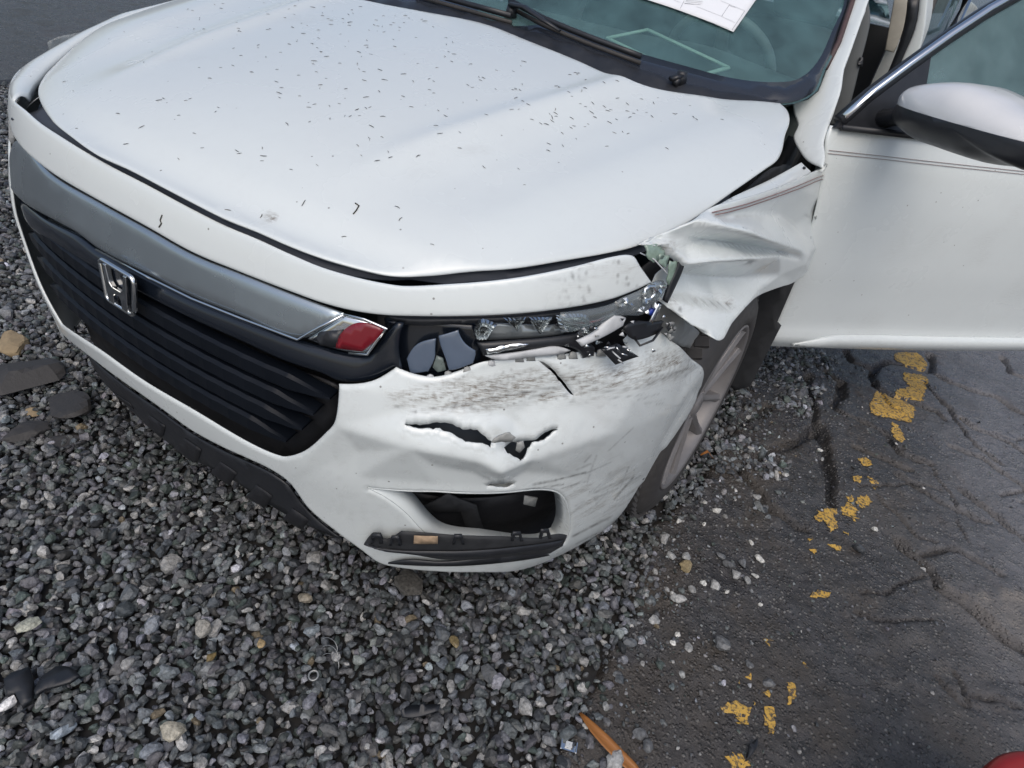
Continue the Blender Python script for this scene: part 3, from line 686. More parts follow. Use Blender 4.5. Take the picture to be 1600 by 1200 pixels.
# ---- smashed headlight on the driver's side
lamp = empty('headlight'); lamp.parent = car
plate('lamp_housing', [(590, 488), (700, 486), (850, 480), (960, 452), (1030, 400), (1075, 402), (1075, 440), (1060, 500), (1100, 560), (1090, 600), (960, 590), (800, 596), (680, 612), (590, 600)], -.10, DEEP, lamp, h=.03, th=.004)
plate('inner_bezel', [(600, 497), (690, 497), (742, 503), (748, 530), (752, 560), (738, 580), (690, 592), (650, 590), (618, 574), (608, 540)], -.045, GLOSSB, lamp, h=.012, th=.004)
plate('projector_lens', [(681, 529), (680, 545), (679, 561), (669, 581), (641, 585), (635, 561), (645, 544), (657, 535)], -.026, BLUEL, lamp, h=.008, th=.006, roll=(.0025, .0015))
plate('projector_lens', [(685, 525), (716, 516), (720, 527), (728, 538), (743, 548), (743, 556), (739, 568), (712, 578), (701, 579), (696, 561), (688, 540)], -.022, BLUEL, lamp, h=.008, th=.006, roll=(.0025, .0015))
plate('lens_gap_piece', [(682, 556), (692, 560), (697, 578), (684, 582), (676, 574)], -.026, simple('cloudy grey green plastic', (.13, .16, .15), .3, nvar=.5, nscale=60), lamp, h=.008, th=.003)
plate('upper_rail', [(600, 494), (700, 496), (850, 489), (950, 473), (1018, 445), (1020, 452), (955, 484), (850, 501), (740, 505), (640, 508)], -.028, BLACK, lamp, h=.012, th=.003)
plate('reflector_plate', [(744, 531), (760, 504), (800, 506), (860, 508), (890, 505), (880, 522), (840, 527), (790, 530)], -.040, simple('grey reflector', (.30, .33, .34), .22, metal=.5, nvar=.2, nscale=25), lamp, h=.01, th=.003)
for q in [[(739, 519), (748, 499), (758, 498), (777, 506), (761, 531), (744, 531)], [(786, 496), (822, 495), (807, 517), (800, 508)], [(826, 495), (862, 494), (844, 522), (832, 508)], [(868, 492), (912, 490), (925, 500), (900, 515), (876, 518)], [(912, 500), (948, 497), (942, 512), (915, 524), (900, 523)]]:
    q = np.array(q, float); st = NOSE.pixs(q, -.026); c = st.mean(0); V = []; F = []     # ribbed crystal: a fan of small ridges
    L = smooth_loop(st, .004); n = len(L); P = NOSE.ev(L); N = NOSE.nrm(L); Cc = NOSE.ev([c])[0]; Cn = NOSE.nrm([c])[0]
    for r_, d_ in ((1., -.026), (.8, -.019), (.62, -.026), (.45, -.019), (.28, -.026)):
        Q = NOSE.ev(c+(L-c)*r_); V += list(Q+N*(d_+.003*(np.arange(n) % 2))[:, None])
    V.append(Cc+Cn*-.018)
    for k in range(4):
        for i in range(n): F.append((k*n+i, k*n+(i+1) % n, (k+1)*n+(i+1) % n, (k+1)*n+i))
    for i in range(n): F.append((4*n+i, 4*n+(i+1) % n, len(V)-1))
    mesh_obj('ribbed_crystal', V, F, FOIL, lamp, smooth=False)
plate('black_bar', [(745, 536), (800, 533), (870, 527), (905, 522), (918, 532), (932, 545), (930, 558), (912, 562), (905, 550), (880, 543), (830, 548), (790, 552), (755, 558)], -.020, BLACK, lamp, h=.01, th=.005, roll=(.006, .005))
plate('white_rail', [(758, 556), (800, 552), (840, 546), (868, 542), (892, 548), (870, 554), (830, 558), (780, 563)], -.018, PALEP, lamp, h=.008, th=.004)
plate('silver_shard', [(760, 546), (790, 540), (822, 536), (826, 539), (800, 546), (775, 551), (762, 553)], -.012, CHROME, lamp, h=.006, th=.002, rough_edge=.001)
plate('lens_rim', [(902, 534), (930, 520), (950, 501), (961, 491), (981, 498), (976, 511), (947, 528), (911, 544)], .006, PALEP, lamp, h=.008, th=.004, roll=(.006, .006))
plate('clear_lens', [(878, 490), (930, 484), (960, 476), (973, 468), (1003, 455), (1027, 441), (1041, 440), (1046, 449), (1030, 474), (1007, 494), (973, 496), (930, 512), (890, 512), (872, 503)], .004, LENS, lamp, h=.01, th=.003, roll=(.008, .006))
def ring3(c, n, r, k=20, wob=.0):
    n = Vector(n).normalized(); a = n.orthogonal().normalized(); b = n.cross(a); out = []
    for i in range(k):
        t = 2*math.pi*i/k; q = r*(1+random.uniform(-wob, wob)); out.append(Vector(c)+a*q*math.cos(t)+b*q*math.sin(t)+n*random.uniform(-wob, wob)*r)
    return out
N_ = NOSE.nrm([NOSE.pix(1015, 458)])[0]
tube('bulb_socket', ring3(on_nose(1015, 458, .006), N_, .0115, 18, .12), .0035, FOIL, lamp, 6, True)
for u, v in [(978, 470), (985, 476), (1003, 480), (998, 486), (1008, 470), (972, 477), (1022, 478), (1030, 455), (1036, 447), (1012, 488)]:
    P = Vector(on_nose(u, v, .008)); bm = bmesh.new(); r = bmesh.ops.create_icosphere(bm, subdivisions=1, radius=random.uniform(.003, .0065))
    for v_ in bm.verts: v_.co = Vector((v_.co.x*random.uniform(.5, 1.5), v_.co.y*random.uniform(.5, 1.4), v_.co.z*random.uniform(.3, 1.2)))+P
    bm_obj('foil_scrap', bm, FOIL, lamp, smooth=False)
plate('blue_connector', [(1013, 490), (1022, 480), (1026, 483), (1018, 494)], .006, simple('blue plastic', (.02, .05, .33), .35), lamp, h=.006, th=.006)
plate('metal_strut', [(1015, 503), (1030, 474), (1034, 477), (1020, 506)], .010, CHROME, lamp, h=.006, th=.003)
plate('black_bracket', [(975, 512), (993, 503), (1023, 504), (1037, 502), (1028, 521), (998, 531), (985, 528)], -.004, BLACK, lamp, h=.008, th=.005)
br = plate('mesh_bracket', [(940, 547), (967, 538), (998, 557), (980, 563), (962, 570)], .006, BLACK, lamp, h=.008, th=.005)
for k in range(9):
    a = on_nose(950+random.uniform(-4, 40), 540+random.uniform(-2, 22), .012); b = a+np.array([random.uniform(-.02, .02), random.uniform(-.012, .012), random.uniform(-.014, .016)])
    tube('broken_splinter', [a, (a+b)/2+np.array([0, -.003, .002]), b], .0014, PALEP if k % 2 else CHROME, lamp, 5)
for q in [[(1008, 384), (1030, 380), (1040, 398), (1022, 410), (1010, 400)], [(1046, 410), (1058, 408), (1060, 430), (1050, 452), (1043, 440)], [(1030, 396), (1046, 400), (1040, 420), (1030, 412)]]:
    plate('glass_shard', q, -.012, simple('green edged clear shard', (.22, .30, .25), .12, coat=.6, nvar=.6, nscale=70), lamp, h=.008, th=.002, rough_edge=.0015)
random.seed(31)
for k in range(34):
    t_ = random.random(); u = 880+t_*185+random.gauss(0, 6); v = 520-t_*20+random.gauss(6, 22); r = random.uniform(2.5, 7); a0 = random.uniform(0, 6.28)
    q = [(u+r*random.uniform(.5, 1.3)*math.cos(a0+j*2.1), v+r*random.uniform(.3, .9)*math.sin(a0+j*2.1)) for j in range(3)]
    plate('lens_shard', q, random.uniform(-.025, .012), [LENS, PALEP, BLACK, FOIL, GREYP][k % 5], lamp, h=.02, th=.0018)
tube('torn_wire', [on_nose(u, v, d) for u, v, d in ((985, 520, -.02), (1000, 540, .0), (1020, 532, .01), (1035, 512, -.01))], .0022, BLACK, lamp, 6)
tube('torn_wire', [on_nose(u, v, d) for u, v, d in ((1000, 395, -.03), (1022, 405, -.01), (1040, 425, -.01), (1052, 440, -.03))], .0012, PALEP, lamp, 5)
plate('seal_strip', [(1062, 404), (1070, 413), (1066, 425), (1050, 460), (1043, 474), (1039, 470), (1047, 446), (1058, 420)], -.010, BLACK, lamp, h=.008, th=.006)

# ---- crumpled front fender, driver's side
fen_px = [(1015, 381), (1050, 362), (1080, 345), (1105, 329), (1125, 319), (1170, 307), (1225, 289), (1275, 267), (1288, 264), (1293, 287), (1295, 312), (1292, 332), (1285, 355), (1272, 387), (1261, 408), (1256, 424), (1240, 442), (1220, 447), (1190, 456), (1165, 465), (1145, 477), (1120, 495), (1095, 517), (1075, 505), (1060, 490), (1044, 474), (1048, 462), (1055, 442), (1065, 422), (1067, 413), (1060, 406), (1045, 406), (1034, 402), (1036, 392), (1026, 386)]
fsing = [(1288, 265, 0), (1295, 312, .002), (1285, 355, .0), (1272, 387, .004), (1256, 424, .006), (1240, 442, .0), (1220, 447, .004), (1190, 456, .006), (1165, 465, .012), (1120, 495, .024), (1095, 517, .032), (1075, 505, .014), (1060, 490, -.008), (1044, 474, -.03), (1105, 329, -.002), (1125, 319, 0), (1170, 307, 0), (1225, 289, 0), (1015, 381, -.018), (1050, 362, -.012), (1036, 392, -.026), (1060, 385, -.012), (1045, 406, -.02), (1067, 413, -.012), (1055, 442, -.03), (1180, 335, -.010), (1230, 335, -.012), (1255, 352, -.014), (1140, 338, -.004), (1030, 384, -.004), (1048, 376, .004)]
flines = [[(1080, 345, .006), (1115, 356, .018), (1150, 363, .025), (1190, 374, .027), (1225, 388, .029), (1243, 398, .022)], [(1088, 368, -.014), (1125, 379, -.024), (1165, 385, -.018), (1205, 391, .006)], [(1074, 412, .002), (1110, 404, .012), (1160, 398, .018), (1200, 395, .020), (1232, 403, .024)], [(1068, 434, -.032), (1105, 440, -.038), (1140, 442, -.030), (1170, 436, -.012)], [(1145, 474, .018), (1175, 450, .010), (1205, 426, .014), (1236, 409, .024)], [(1047, 470, -.034), (1075, 471, -.028), (1100, 470, -.024), (1125, 472, -.008), (1145, 474, .018)], [(1052, 474, -.016), (1100, 482, .006), (1126, 482, .018)], [(1048, 370, -.02), (1060, 396, -.004), (1090, 390, -.016)]]
fctrl = list(fsing); fedges = []
for q in flines:
    k0 = len(fctrl); fctrl += q; fedges += [(k0+i, k0+i+1) for i in range(len(q)-1)]
foff0 = ctrl_off(fctrl, FEND, fedges, 2.0)
def foff(V, P): p = proj(P); return foff0(V, P)*1.4+.003*(fbm(p[:, 0]/40, p[:, 1]/26, 66, 2)-.4)
def fen_attr(V, X):
    p = proj(X); d1 = np.exp(-polydist(p, [(1045, 472), (1100, 470), (1145, 474)], False)/5); d2 = np.exp(-(((p-[1040, 390])/[26, 14])**2).sum(1)); d3 = np.exp(-polydist(p, [(1256, 424), (1272, 387), (1292, 332)], False)/4)
    n = fbm(p[:, 0]/9, p[:, 1]/6, 51); dirt = d1*.55*sstep(.35, .6, n)+d2*.6*sstep(.35, .55, n)+d3*.25+.08*n
    sc = np.zeros(len(V))
    for A, B, w_, k in [((1215, 394), (1232, 400), 1.2, .7), ((1210, 395), (1214, 393), 1, .8), ((1083, 470), (1140, 476), .9, .5), ((1060, 488), (1064, 482), 1.5, .8), ((1100, 481), (1118, 474), .8, .4), ((1030, 388), (1060, 392), .8, .5)]:
        d, t = segdist(p, A, B); sc = np.maximum(sc, k*np.exp(-(d/w_)**2))
    return {'dirt': np.clip(dirt, 0, .9), 'scratch': sc}
fender = panel('front_fender', FEND, FEND.pixs(fen_px), PAINT_D, car, h=.0065, off=foff, smooth_it=0, th=.0025, roll=(.004, .003), attrs=fen_attr, corner=42, lines=[FEND.pixs(smooth_loop(np.array([(c[0], c[1]) for c in q], float), 3., closed=False, corner=1)) for q in flines])
for q in [[(1272, 340), (1281, 333), (1293, 320), (1294, 327), (1287, 338), (1275, 342)], [(1250, 408), (1257, 390), (1260, 398), (1258, 412), (1254, 422)]]:
    plate('chipped_filler', q, .012 if q[0][0] < 1260 else .003, GREYP, fender, FEND, h=.006, th=.001, rough_edge=.001)
def stripe(parent, P, wdt=.0022, mat=None):
    tube('pinstripe', P, wdt, mat, parent, 6, flat=.25)
PIN = simple('maroon pinstripe', (.20, .11, .10), .4)
def fen_pt(u, v, d=.002):
    st = FEND.pix(u, v); b = foff(st[None], FEND.ev(st))[0]; return FEND.ev(st)[0]+FEND.nrm(st)[0]*(b+d)
for dv in (0, 5):
    stripe(fender, [fen_pt(u, v+dv, .0035) for u, v in [(1112, 332), (1140, 326), (1170, 318), (1200, 308), (1225, 299), (1250, 288), (1275, 277), (1290, 272)]], .0016, PIN)
# flange and dark engine bay between fender and hood
FLG = PlaneSurf((.84, .95, .895), (0, 1, .03), (-1, 0, .25))
if FLG.n[2] < 0: FLG = PlaneSurf((.84, .95, .895), (0, -1, -.03), (-1, 0, .25))
flg = panel('fender_flange', FLG, FLG.pixs([(1118, 322), (1150, 304), (1200, 281), (1252, 253), (1268, 268), (1222, 291), (1170, 309)]), PAINT, car, h=.02, th=.003, roll=(.003, .002))
panel('bolt_hole', FLG, FLG.pixs([(1253.5, 263), (1255, 261), (1257.5, 261), (1259, 263), (1257.5, 265), (1255, 265)]), DEEP, flg, h=.004, th=.0006, roll=None, dep=.0012)
plate('engine_bay_side', [(1060, 365), (1150, 310), (1208, 262), (1232, 258), (1285, 272), (1240, 300), (1110, 350)], -.09, MATTEB, car, FEND, h=.03, th=.004)
plate('inner_fender', [(1030, 478), (1040, 474), (1058, 488), (1078, 505), (1094, 520), (1085, 545), (1062, 540), (1040, 528), (1024, 516), (1024, 500)], -.055, GREYP, car, h=.01, th=.004, roll=None, off=lambda V, P: .014*(fbm(V[:, 0]*40, V[:, 1]*40, 9)-.5))
for k in range(7):
    u, v = 1040+random.uniform(-8, 12), 512+random.uniform(-8, 14)
    plate('torn_scrap', [(u, v), (u+4, v-4), (u+8, v+1), (u+5, v+5), (u+1, v+4)], -.02+random.uniform(-.01, .015), [GREYP, BLACK, PALEP][k % 3], car, h=.006, th=.002, rough_edge=.002)

# ---- wheels
STEER = math.radians(-1.5)
def make_wheel(name, loc, rz, parent, side=1):
    wr = empty(name, loc, rz); wr.parent = parent
    prof = [(.215, -.195), (.235, -.205), (.262, -.212), (.29, -.210), (.312, -.198), (.3225, -.18), (.3255, -.15), (.3265, -.11), (.3255, -.06), (.3225, -.035), (.313, -.018), (.292, -.004), (.265, .004), (.243, .003), (.232, -.002), (.226, -.012), (.224, -.05), (.212, -.15), (.215, -.195)]
    tyre = lathe('tyre', prof, RUBBER, wr, 96)
    bm = bmesh.new()                                       # tread blocks
    for k in range(66):
        a = 2*math.pi*k/66
        for j, (x, wx) in enumerate(((-.178, .034), (-.139, .03), (-.105, .026), (-.071, .03), (-.035, .03))):
            aa = a+(.03 if j % 2 else 0)+(.02 if j in (0, 4) else 0); r = .3262 if j not in (0, 4) else .3225
            m = Matrix.Rotation(aa, 3, 'X'); tilt = Matrix.Rotation(.5 if j in (0, 4) else .25, 3, 'Z')
            box_bm(bm, m@Vector((x, 0, r)), (wx, .021, .009), m@tilt)
    t2 = bm_obj('tread', bm, RUBBER, tyre, smooth=False)
    lathe('rim', [(.224, -.012), (.232, -.004), (.2335, .0), (.230, .003), (.222, -.003), (.216, -.02), (.205, -.06), (.198, -.13), (.18, -.15), (.03, -.15)], ALU, wr, 72)
    for k in range(5):                                      # twin spokes
        for s in (-1, 1):
            a = 2*math.pi*k/5+.3; V = []; F = []
            for i, (r, ww, x, th) in enumerate(((.035, .03, -.028, .03), (.09, .022, -.022, .028), (.15, .02, -.016, .026), (.20, .024, -.010, .028), (.223, .03, -.006, .028))):
                off = s*(.012+.2*r)
                for (dy, dx) in ((-ww/2, -.002), (0, .006), (ww/2, -.002), (ww/2, -th), (-ww/2, -th)):
                    y, z = off+dy, r; V.append((x+dx, y*math.cos(a)-z*math.sin(a), y*math.sin(a)+z*math.cos(a)))
            for i in range(4):
                for j in range(5): F.append((i*5+j, i*5+(j+1) % 5, (i+1)*5+(j+1) % 5, (i+1)*5+j))
            F += [(0, 1, 2, 3, 4), (24, 23, 22, 21, 20)]
            o = mesh_obj('spoke', V, F, ALU, wr, smooth=False); bevel(o, .002, 2)
    lathe('hub_cap', [(.0, -.016), (.02, -.015), (.032, -.019), (.038, -.03), (.06, -.04), (.062, -.08)], ALU, wr, 40)
    lathe('brake_disc', [(.0, -.125), (.15, -.125), (.15, -.14), (0, -.14)], simple('brake steel', (.2, .19, .18), .4, metal=.8), wr, 48)
    return wr
def copy_tree(o, parent):
    c = o.copy(); COL.objects.link(c); c.parent = parent
    for ch in list(o.children): copy_tree(ch, c)
    return c
wh = make_wheel('wheel', (.900, .895, .323), STEER, car)
for loc, rz in (((-.90, .905, .323), math.pi), ((.89, 3.6, .323), 0), ((-.89, 3.6, .323), math.pi)):
    c = copy_tree(wh, car); c.location = loc; c.rotation_euler = (0, 0, rz)
# dark liners round the front wheels
def arch_liner(sx):
    V, F = [], []; n = 26
    for i in range(n):
        a = math.radians(-20+220*i/(n-1)); r = .375
        for x in (.55, .84): V.append((sx*x, .90-r*math.cos(a), .325+r*math.sin(a)))
    for i in range(n-1): F.append((2*i, 2*i+1, 2*i+3, 2*i+2))
    o = mesh_obj('wheel_liner', V, F, MATTEB, car); solid(o, .004); return o
arch_liner(-1)
V, F = [], []; n = 14
for i in range(n):
    a = math.radians(60+130*i/(n-1))
    for x in (.52, .855): V.append((x, .90-.36*math.cos(a), .325+.36*math.sin(a)))
for i in range(n-1): F.append((2*i, 2*i+1, 2*i+3, 2*i+2))
solid(mesh_obj('wheel_liner', V, F, MATTEB, car), .004)
LIN = PlaneSurf((.8, 1.235, .4), (1, 0, 0), (0, -.12, 1.))
panel('splash_guard', LIN, np.vstack([LIN.pixs([(1165, 458), (1200, 448), (1243, 437), (1214, 504), (1220, 510), (1200, 549), (1172, 604), (1150, 610)]), [[.0, -.2], [-.2, .0], [-.15, .25]]]), MATTEB, car, h=.03, th=.006, roll=None)
# dark mass behind the bumper corner and grille: bumper beam and radiator pack
bm = bmesh.new(); box_bm(bm, (0, .26, .47), (1.1, .06, .12)); box_bm(bm, (0, .36, .48), (1.15, .08, .55)); bm_obj('radiator_support', bm, MATTEB, car, smooth=False)

# ---- windshield, cowl, wipers
WA = math.radians(29)
def ws_f(x, t):
    x = np.asarray(x, float); t = np.asarray(t, float)
    return np.stack([x, 1.06+.30*x*x+t*math.cos(WA), .985-.035*x*x+t*math.sin(WA)-.03*(t-.45)**2+.006-.05*x*x*t], -1)
WIND = Surf(ws_f, -.85, .85, 120, -.15, 1.0, 90, None)
g_in = [(1262, 154), (1277, 142), (1290, 108), (1311, 67), (1334, 0)]
gi = WIND.pixs(g_in)
top = .80
glass_o = np.vstack([[[0, -.03], [.25, -.03], [.5, -.03]], WIND.pixs([(1150, 165), (1235, 163)]), gi, [[gi[-1, 0]-.075, top-.03], [.45, top], [-.45, top], [-(gi[-1, 0]-.075), top-.03]], mir(gi), [[-.5, -.03], [-.25, -.03]]])
wsh = panel('windshield', WIND, glass_o, GLASS, car, h=.04, th=0, roll=None, corner=60)
fr_in = WIND.pixs([(875, 41), (987, 80), (1075, 105), (1150, 124), (1210, 129), (1247, 124), (1277, 97), (1300, 49), (1319, 0)])
cx = glass_o.mean(0); fr_in = np.vstack([[[0, .045]], fr_in[(fr_in[:, 0] > .05)], [[gi[-1, 0]-.11, top-.09], [.40, top-.07], [-.40, top-.07], [-(gi[-1, 0]-.11), top-.09]], mir(fr_in[(fr_in[:, 0] > .05)])])
FRIT = simple('black glass border', (.022, .026, .034), .22, coat=.4, nvar=.2)
panel('glass_border', WIND, cx+(glass_o-cx)*.992, FRIT, wsh, holes=[fr_in], h=.03, th=.0008, roll=None, dep=.0015, corner=60)
cowl_t = WIND.pixs([(800, 38), (900, 72), (1000, 108), (1080, 134), (1180, 152), (1215, 158)])
cowl = panel('wiper_cowl', WIND, np.vstack([[[0, .055]], cowl_t[cowl_t[:, 0] > .04], [[.70, -.03], [.5, -.11], [0, -.10], [-.5, -.11], [-.70, -.03]], mir(cowl_t[cowl_t[:, 0] > .04])]), BLACK, car, h=.02, th=.004, roll=(.01, .006), dep=.006, off=lambda V, P: .004*sstep(.3, .5, .5+.5*np.sin(V[:, 0]*60)))
def w3(u, v, d): st = WIND.pix(u, v, 0); return WIND.ev(st)[0]+WIND.nrm(st)[0]*d
# wiper arms and blades
def wiper(pts_arm, pts_blade):
    wp = empty('wiper'); wp.parent = car
    tube('wiper_arm', [w3(u, v, d) for u, v, d in pts_arm], [.011, .010, .008, .006, .005][:len(pts_arm)], BLACK, wp, 8, flat=.6)
    tube('wiper_blade', [w3(u, v, .02) for u, v in pts_blade], .006, BLACK, wp, 6, flat=1.3)
    tube('wiper_rubber', [w3(u, v+4, .008) for u, v in pts_blade], .003, RUBBER, wp, 6, flat=2.)
    P = w3(pts_arm[0][0], pts_arm[0][1], .012); bm = bmesh.new(); bmesh.ops.create_cone(bm, cap_ends=True, segments=16, radius1=.017, radius2=.012, depth=.03, matrix=Matrix.Translation(P)); bm_obj('wiper_pivot', bm, BLACK, wp)
wiper([(800, 24, .03), (822, 32, .036), (850, 52, .036), (875, 66, .032)], [(798, 12), (850, 40), (890, 57), (930, 73), (970, 88), (1000, 99)])
wiper([(1062, 128, .02), (1045, 134, .02)], [(650, -6), (700, 8), (750, 22), (800, 36)])
tube('washer_nozzle', [w3(1052, 138, .012), w3(1060, 130, .016)], .008, BLACK, car, 8)

# ---- A-pillars and side of the cowl
PIL = PlaneSurf((.845, 1.27, .93), (-.10, .72, .60), (.86, -.12, .38))
if PIL.n @ np.array([1, -.3, .3]) < 0: PIL = PlaneSurf((.845, 1.27, .93), (.10, -.72, -.60), (.86, -.12, .38))
pil_px = [(1357, -2), (1330, 75), (1319, 105), (1313, 142), (1296, 191), (1287, 221), (1289, 244), (1285, 261), (1262, 251), (1247, 232), (1239, 212), (1246, 195), (1240, 176), (1238, 161), (1262, 154), (1277, 142), (1290, 109), (1292, 99), (1311, 67), (1334, -2)]
ps = PIL.pixs(pil_px); d1 = (ps[0]-ps[1])/np.linalg.norm(ps[0]-ps[1]); 
top_o = np.array([ps[-1]+d1*.24, ps[0]+d1*.24])
pil = panel('a_pillar', PIL, np.vstack([ps, top_o[:1], top_o[1:]]), PAINT, car, h=.012, th=.03, roll=(.005, .004), corner=35)
pl2 = pil.copy(); COL.objects.link(pl2); pl2.scale = (-1, 1, 1)
tube('pillar_trim', [PIL.ev(q)[0]+PIL.n*.004 for q in PIL.pixs([(1290, 109), (1311, 67), (1334, -2)])]+[PIL.ev(ps[-1]+d1*.23)[0]], .007, simple('rusty pillar trim', (.06, .035, .035), .6, nvar=.6, nscale=60), car, 6)
PT = PIL.ev(top_o)                                             # pillar top, towards the roof
# hinge gap and dark door jamb behind the pillar
JAM = PlaneSurf((.845, 1.33, .9), (.0, 1., 0), (0, 0, 1.))
panel('door_jamb', JAM, np.array([[.05, -.55], [.16, -.55], [.18, -.05], [.12, -.02], [.05, -.10]]), MATTEB, car, h=.03, th=.03, roll=None, dep=-.06)

# ---- roof, rear and the rest of the body (mostly out of the picture)
def roof_f(x, y):
    x = np.asarray(x, float); y = np.asarray(y, float)
    return np.stack([x, y, 1.405-.06*x*x-.045*((y-2.55)/.75)**2], -1)
ROOF = Surf(roof_f, -.7, .7, 20, 1.6, 3.6, 20, None)
panel('roof', ROOF, np.array([[-.70, 1.80], [-.4, 1.76], [0, 1.74], [.4, 1.76], [.70, 1.80], [.70, 2.4], [.62, 3.1], [0, 3.2], [-.62, 3.1], [-.70, 2.4]]), PAINT, car, h=.06, th=.02, roll=(.02, .01))
def sy(y): return np.interp(y, _pc[8:, 1], _sl[8:])
def arcpts(yc, r=.37, n=14, a0=-15, a1=195):
    return [(sy(yc+r*math.cos(math.radians(a))), .325+r*math.sin(math.radians(a))) for a in np.linspace(a1, a0, n)]
def side(name, pts, sx):
    st = np.array(pts, float); st[:, 0] *= sx; return panel(name, NOSE2, st, PAINT, car, h=.05, th=.004, roll=(.006, .004), hb=.03)
NOSE2 = Surf.__new__(Surf); NOSE2.f = nose_f
pf = [(.995, .795), (1.02, .835), (1.12, .862), (sy(.9), .895), (sy(1.32), .915), (sy(1.30), .6), (sy(1.30), .25)]+arcpts(.905)[::-1][1:-3]+[(1.285, .62), (1.27, .72), (1.17, .76), (1.15, .81), (1.10, .822)]
side('front_fender', pf, -1)
ext = nose_f(np.array([-.50, -.56, -.64, -.78, -.93, -1.02, -1.12, sy(.8)*-1, sy(1.15)*-1]), np.array([.806, .803, .804, .811, .818, .835, .862, .89, .905]))
inn = pas[(np.arange(len(pas)) > 5)]; inn = inn[np.argsort(inn[:, 1])]; inn = np.vstack([[[-.49, .15]], inn[(inn[:, 1] > .17) & (inn[:, 1] < 1.16)]]); inn = HOOD.ev(inn)+np.array([-.007, -.003, -.006])
def resamp(P, n):
    L = np.r_[0, np.cumsum(np.linalg.norm(np.diff(P, axis=0), axis=1))]; t = np.linspace(0, L[-1], n); return np.stack([np.interp(t, L, P[:, k]) for k in range(3)], 1)
A_, B_ = resamp(inn, 40), resamp(ext, 40); V = []; F = []
for i in range(40):
    for k in range(7):
        f_ = k/6; V.append(A_[i]*(1-f_)+B_[i]*f_+np.array([0, 0, .010*math.sin(math.pi*f_)-.004*(k == 0)]))
for i in range(39):
    for k in range(6): F.append((i*7+k, (i+1)*7+k, (i+1)*7+k+1, i*7+k+1))
cc = mesh_obj('corner_cover', V, F, PAINT, car); bm = bmesh.new(); bm.from_mesh(cc.data); bmesh.ops.recalc_face_normals(bm, faces=bm.faces)
if sum(f.normal.z for f in bm.faces) < 0: bmesh.ops.reverse_faces(bm, faces=bm.faces)
bm.to_mesh(cc.data); bm.free(); solid(cc, .003)
plq = panel('headlight', NOSE2, np.array([[-.56, .752], [-.70, .768], [-.85, .778], [-.985, .78], [-1.02, .80], [-1.10, .815], [-1.14, .80], [-1.10, .77], [-1.02, .742], [-.86, .738], [-.70, .722], [-.57, .70]]), MILK, car, h=.02, th=.004, roll=(.01, .01), dep=-.002)
panel('lamp_housing', NOSE2, np.array([[-.54, .75], [-.70, .762], [-.99, .775], [-1.10, .80], [-1.08, .76], [-.86, .73], [-.56, .69]]), simple('lamp innards', (.12, .13, .14), .25, metal=.5, nvar=.6, nscale=40), plq, h=.03, th=.004, roll=None, dep=-.05)
FILMO = PlaneSurf((-.86, .52, .80), (.25, .9, .1), (-.05, 0, 1.))
panel('torn_film', FILMO, FILMO.pixs([(78, 88), (74, 66), (90, 58), (112, 53), (128, 50), (118, 66), (100, 80)]), FILM, plq, h=.01, th=.0008, roll=None)
side('front_door', [(sy(1.31), .93), (sy(1.8), .945), (sy(2.42), .95), (sy(2.44), .5), (sy(2.42), .32), (sy(1.34), .32), (sy(1.31), .6)], -1)
side('rear_door', [(sy(2.45), .95), (sy(3.0), .955), (sy(3.35), .96), (sy(3.38), .72), (sy(3.22), .55), (sy(3.12), .32), (sy(2.45), .32)], -1)
q_ = [(sy(3.385), .96), (sy(3.8), .97), (sy(4.25), .95), (sy(4.38), .8), (sy(4.36), .35), (sy(4.05), .26)]+arcpts(3.6)[::-1][2:-4]+[(sy(3.24), .55), (sy(3.395), .72)]
side('rear_quarter', q_, -1)
rk = [(sy(1.30), .30), (sy(2.4), .30), (sy(3.2), .30), (sy(3.2), .17), (sy(2.2), .16), (sy(1.32), .17)]
side('rocker_sill', rk, 1); side('rocker_sill', rk, -1)
SG = PlaneSurf((-.88, 2.3, .95), (0, 1, 0), (.28, 0, .43))
panel('side_window', SG, np.array([[-.85, 0.0], [1.35, .0], [1.0, .42], [-.1, .47], [-.3, .44]]), SIDEG, car, h=.1, th=.004, roll=None)
SGD = PlaneSurf((.86, 2.3, .96), (0, 1, 0), (-.28, 0, .43))
panel('c_pillar', SGD, np.array([[1.0, 0], [1.5, .0], [1.15, .40], [.95, .42]]), PAINT, car, h=.05, th=.02, roll=(.01, .006))
RG = PlaneSurf((0, 3.2, 1.36), (1, 0, 0), (0, .75, -.33))
panel('rear_window', RG, np.array([[-.55, 0], [.55, 0], [.66, .76], [-.66, .76]]), GLASS, car, h=.1, th=.004, roll=None)
TR = PlaneSurf((0, 3.9, 1.03), (1, 0, 0), (0, 1, -.06))
panel('trunk_lid', TR, np.array([[-.72, 0], [.72, 0], [.70, .55], [.4, .66], [-.4, .66], [-.70, .55]]), PAINT, car, h=.06, th=.01, roll=(.02, .012))
RR = PlaneSurf((0, 4.55, .6), (1, 0, 0), (0, .06, 1.), lambda s, t: .25*s*s)
panel('rear_bumper', RR, np.array([[-.80, -.35], [.80, -.35], [.82, .1], [.72, .36], [-.72, .36], [-.82, .1]]), PAINT, car, h=.06, th=.01, roll=(.02, .012))

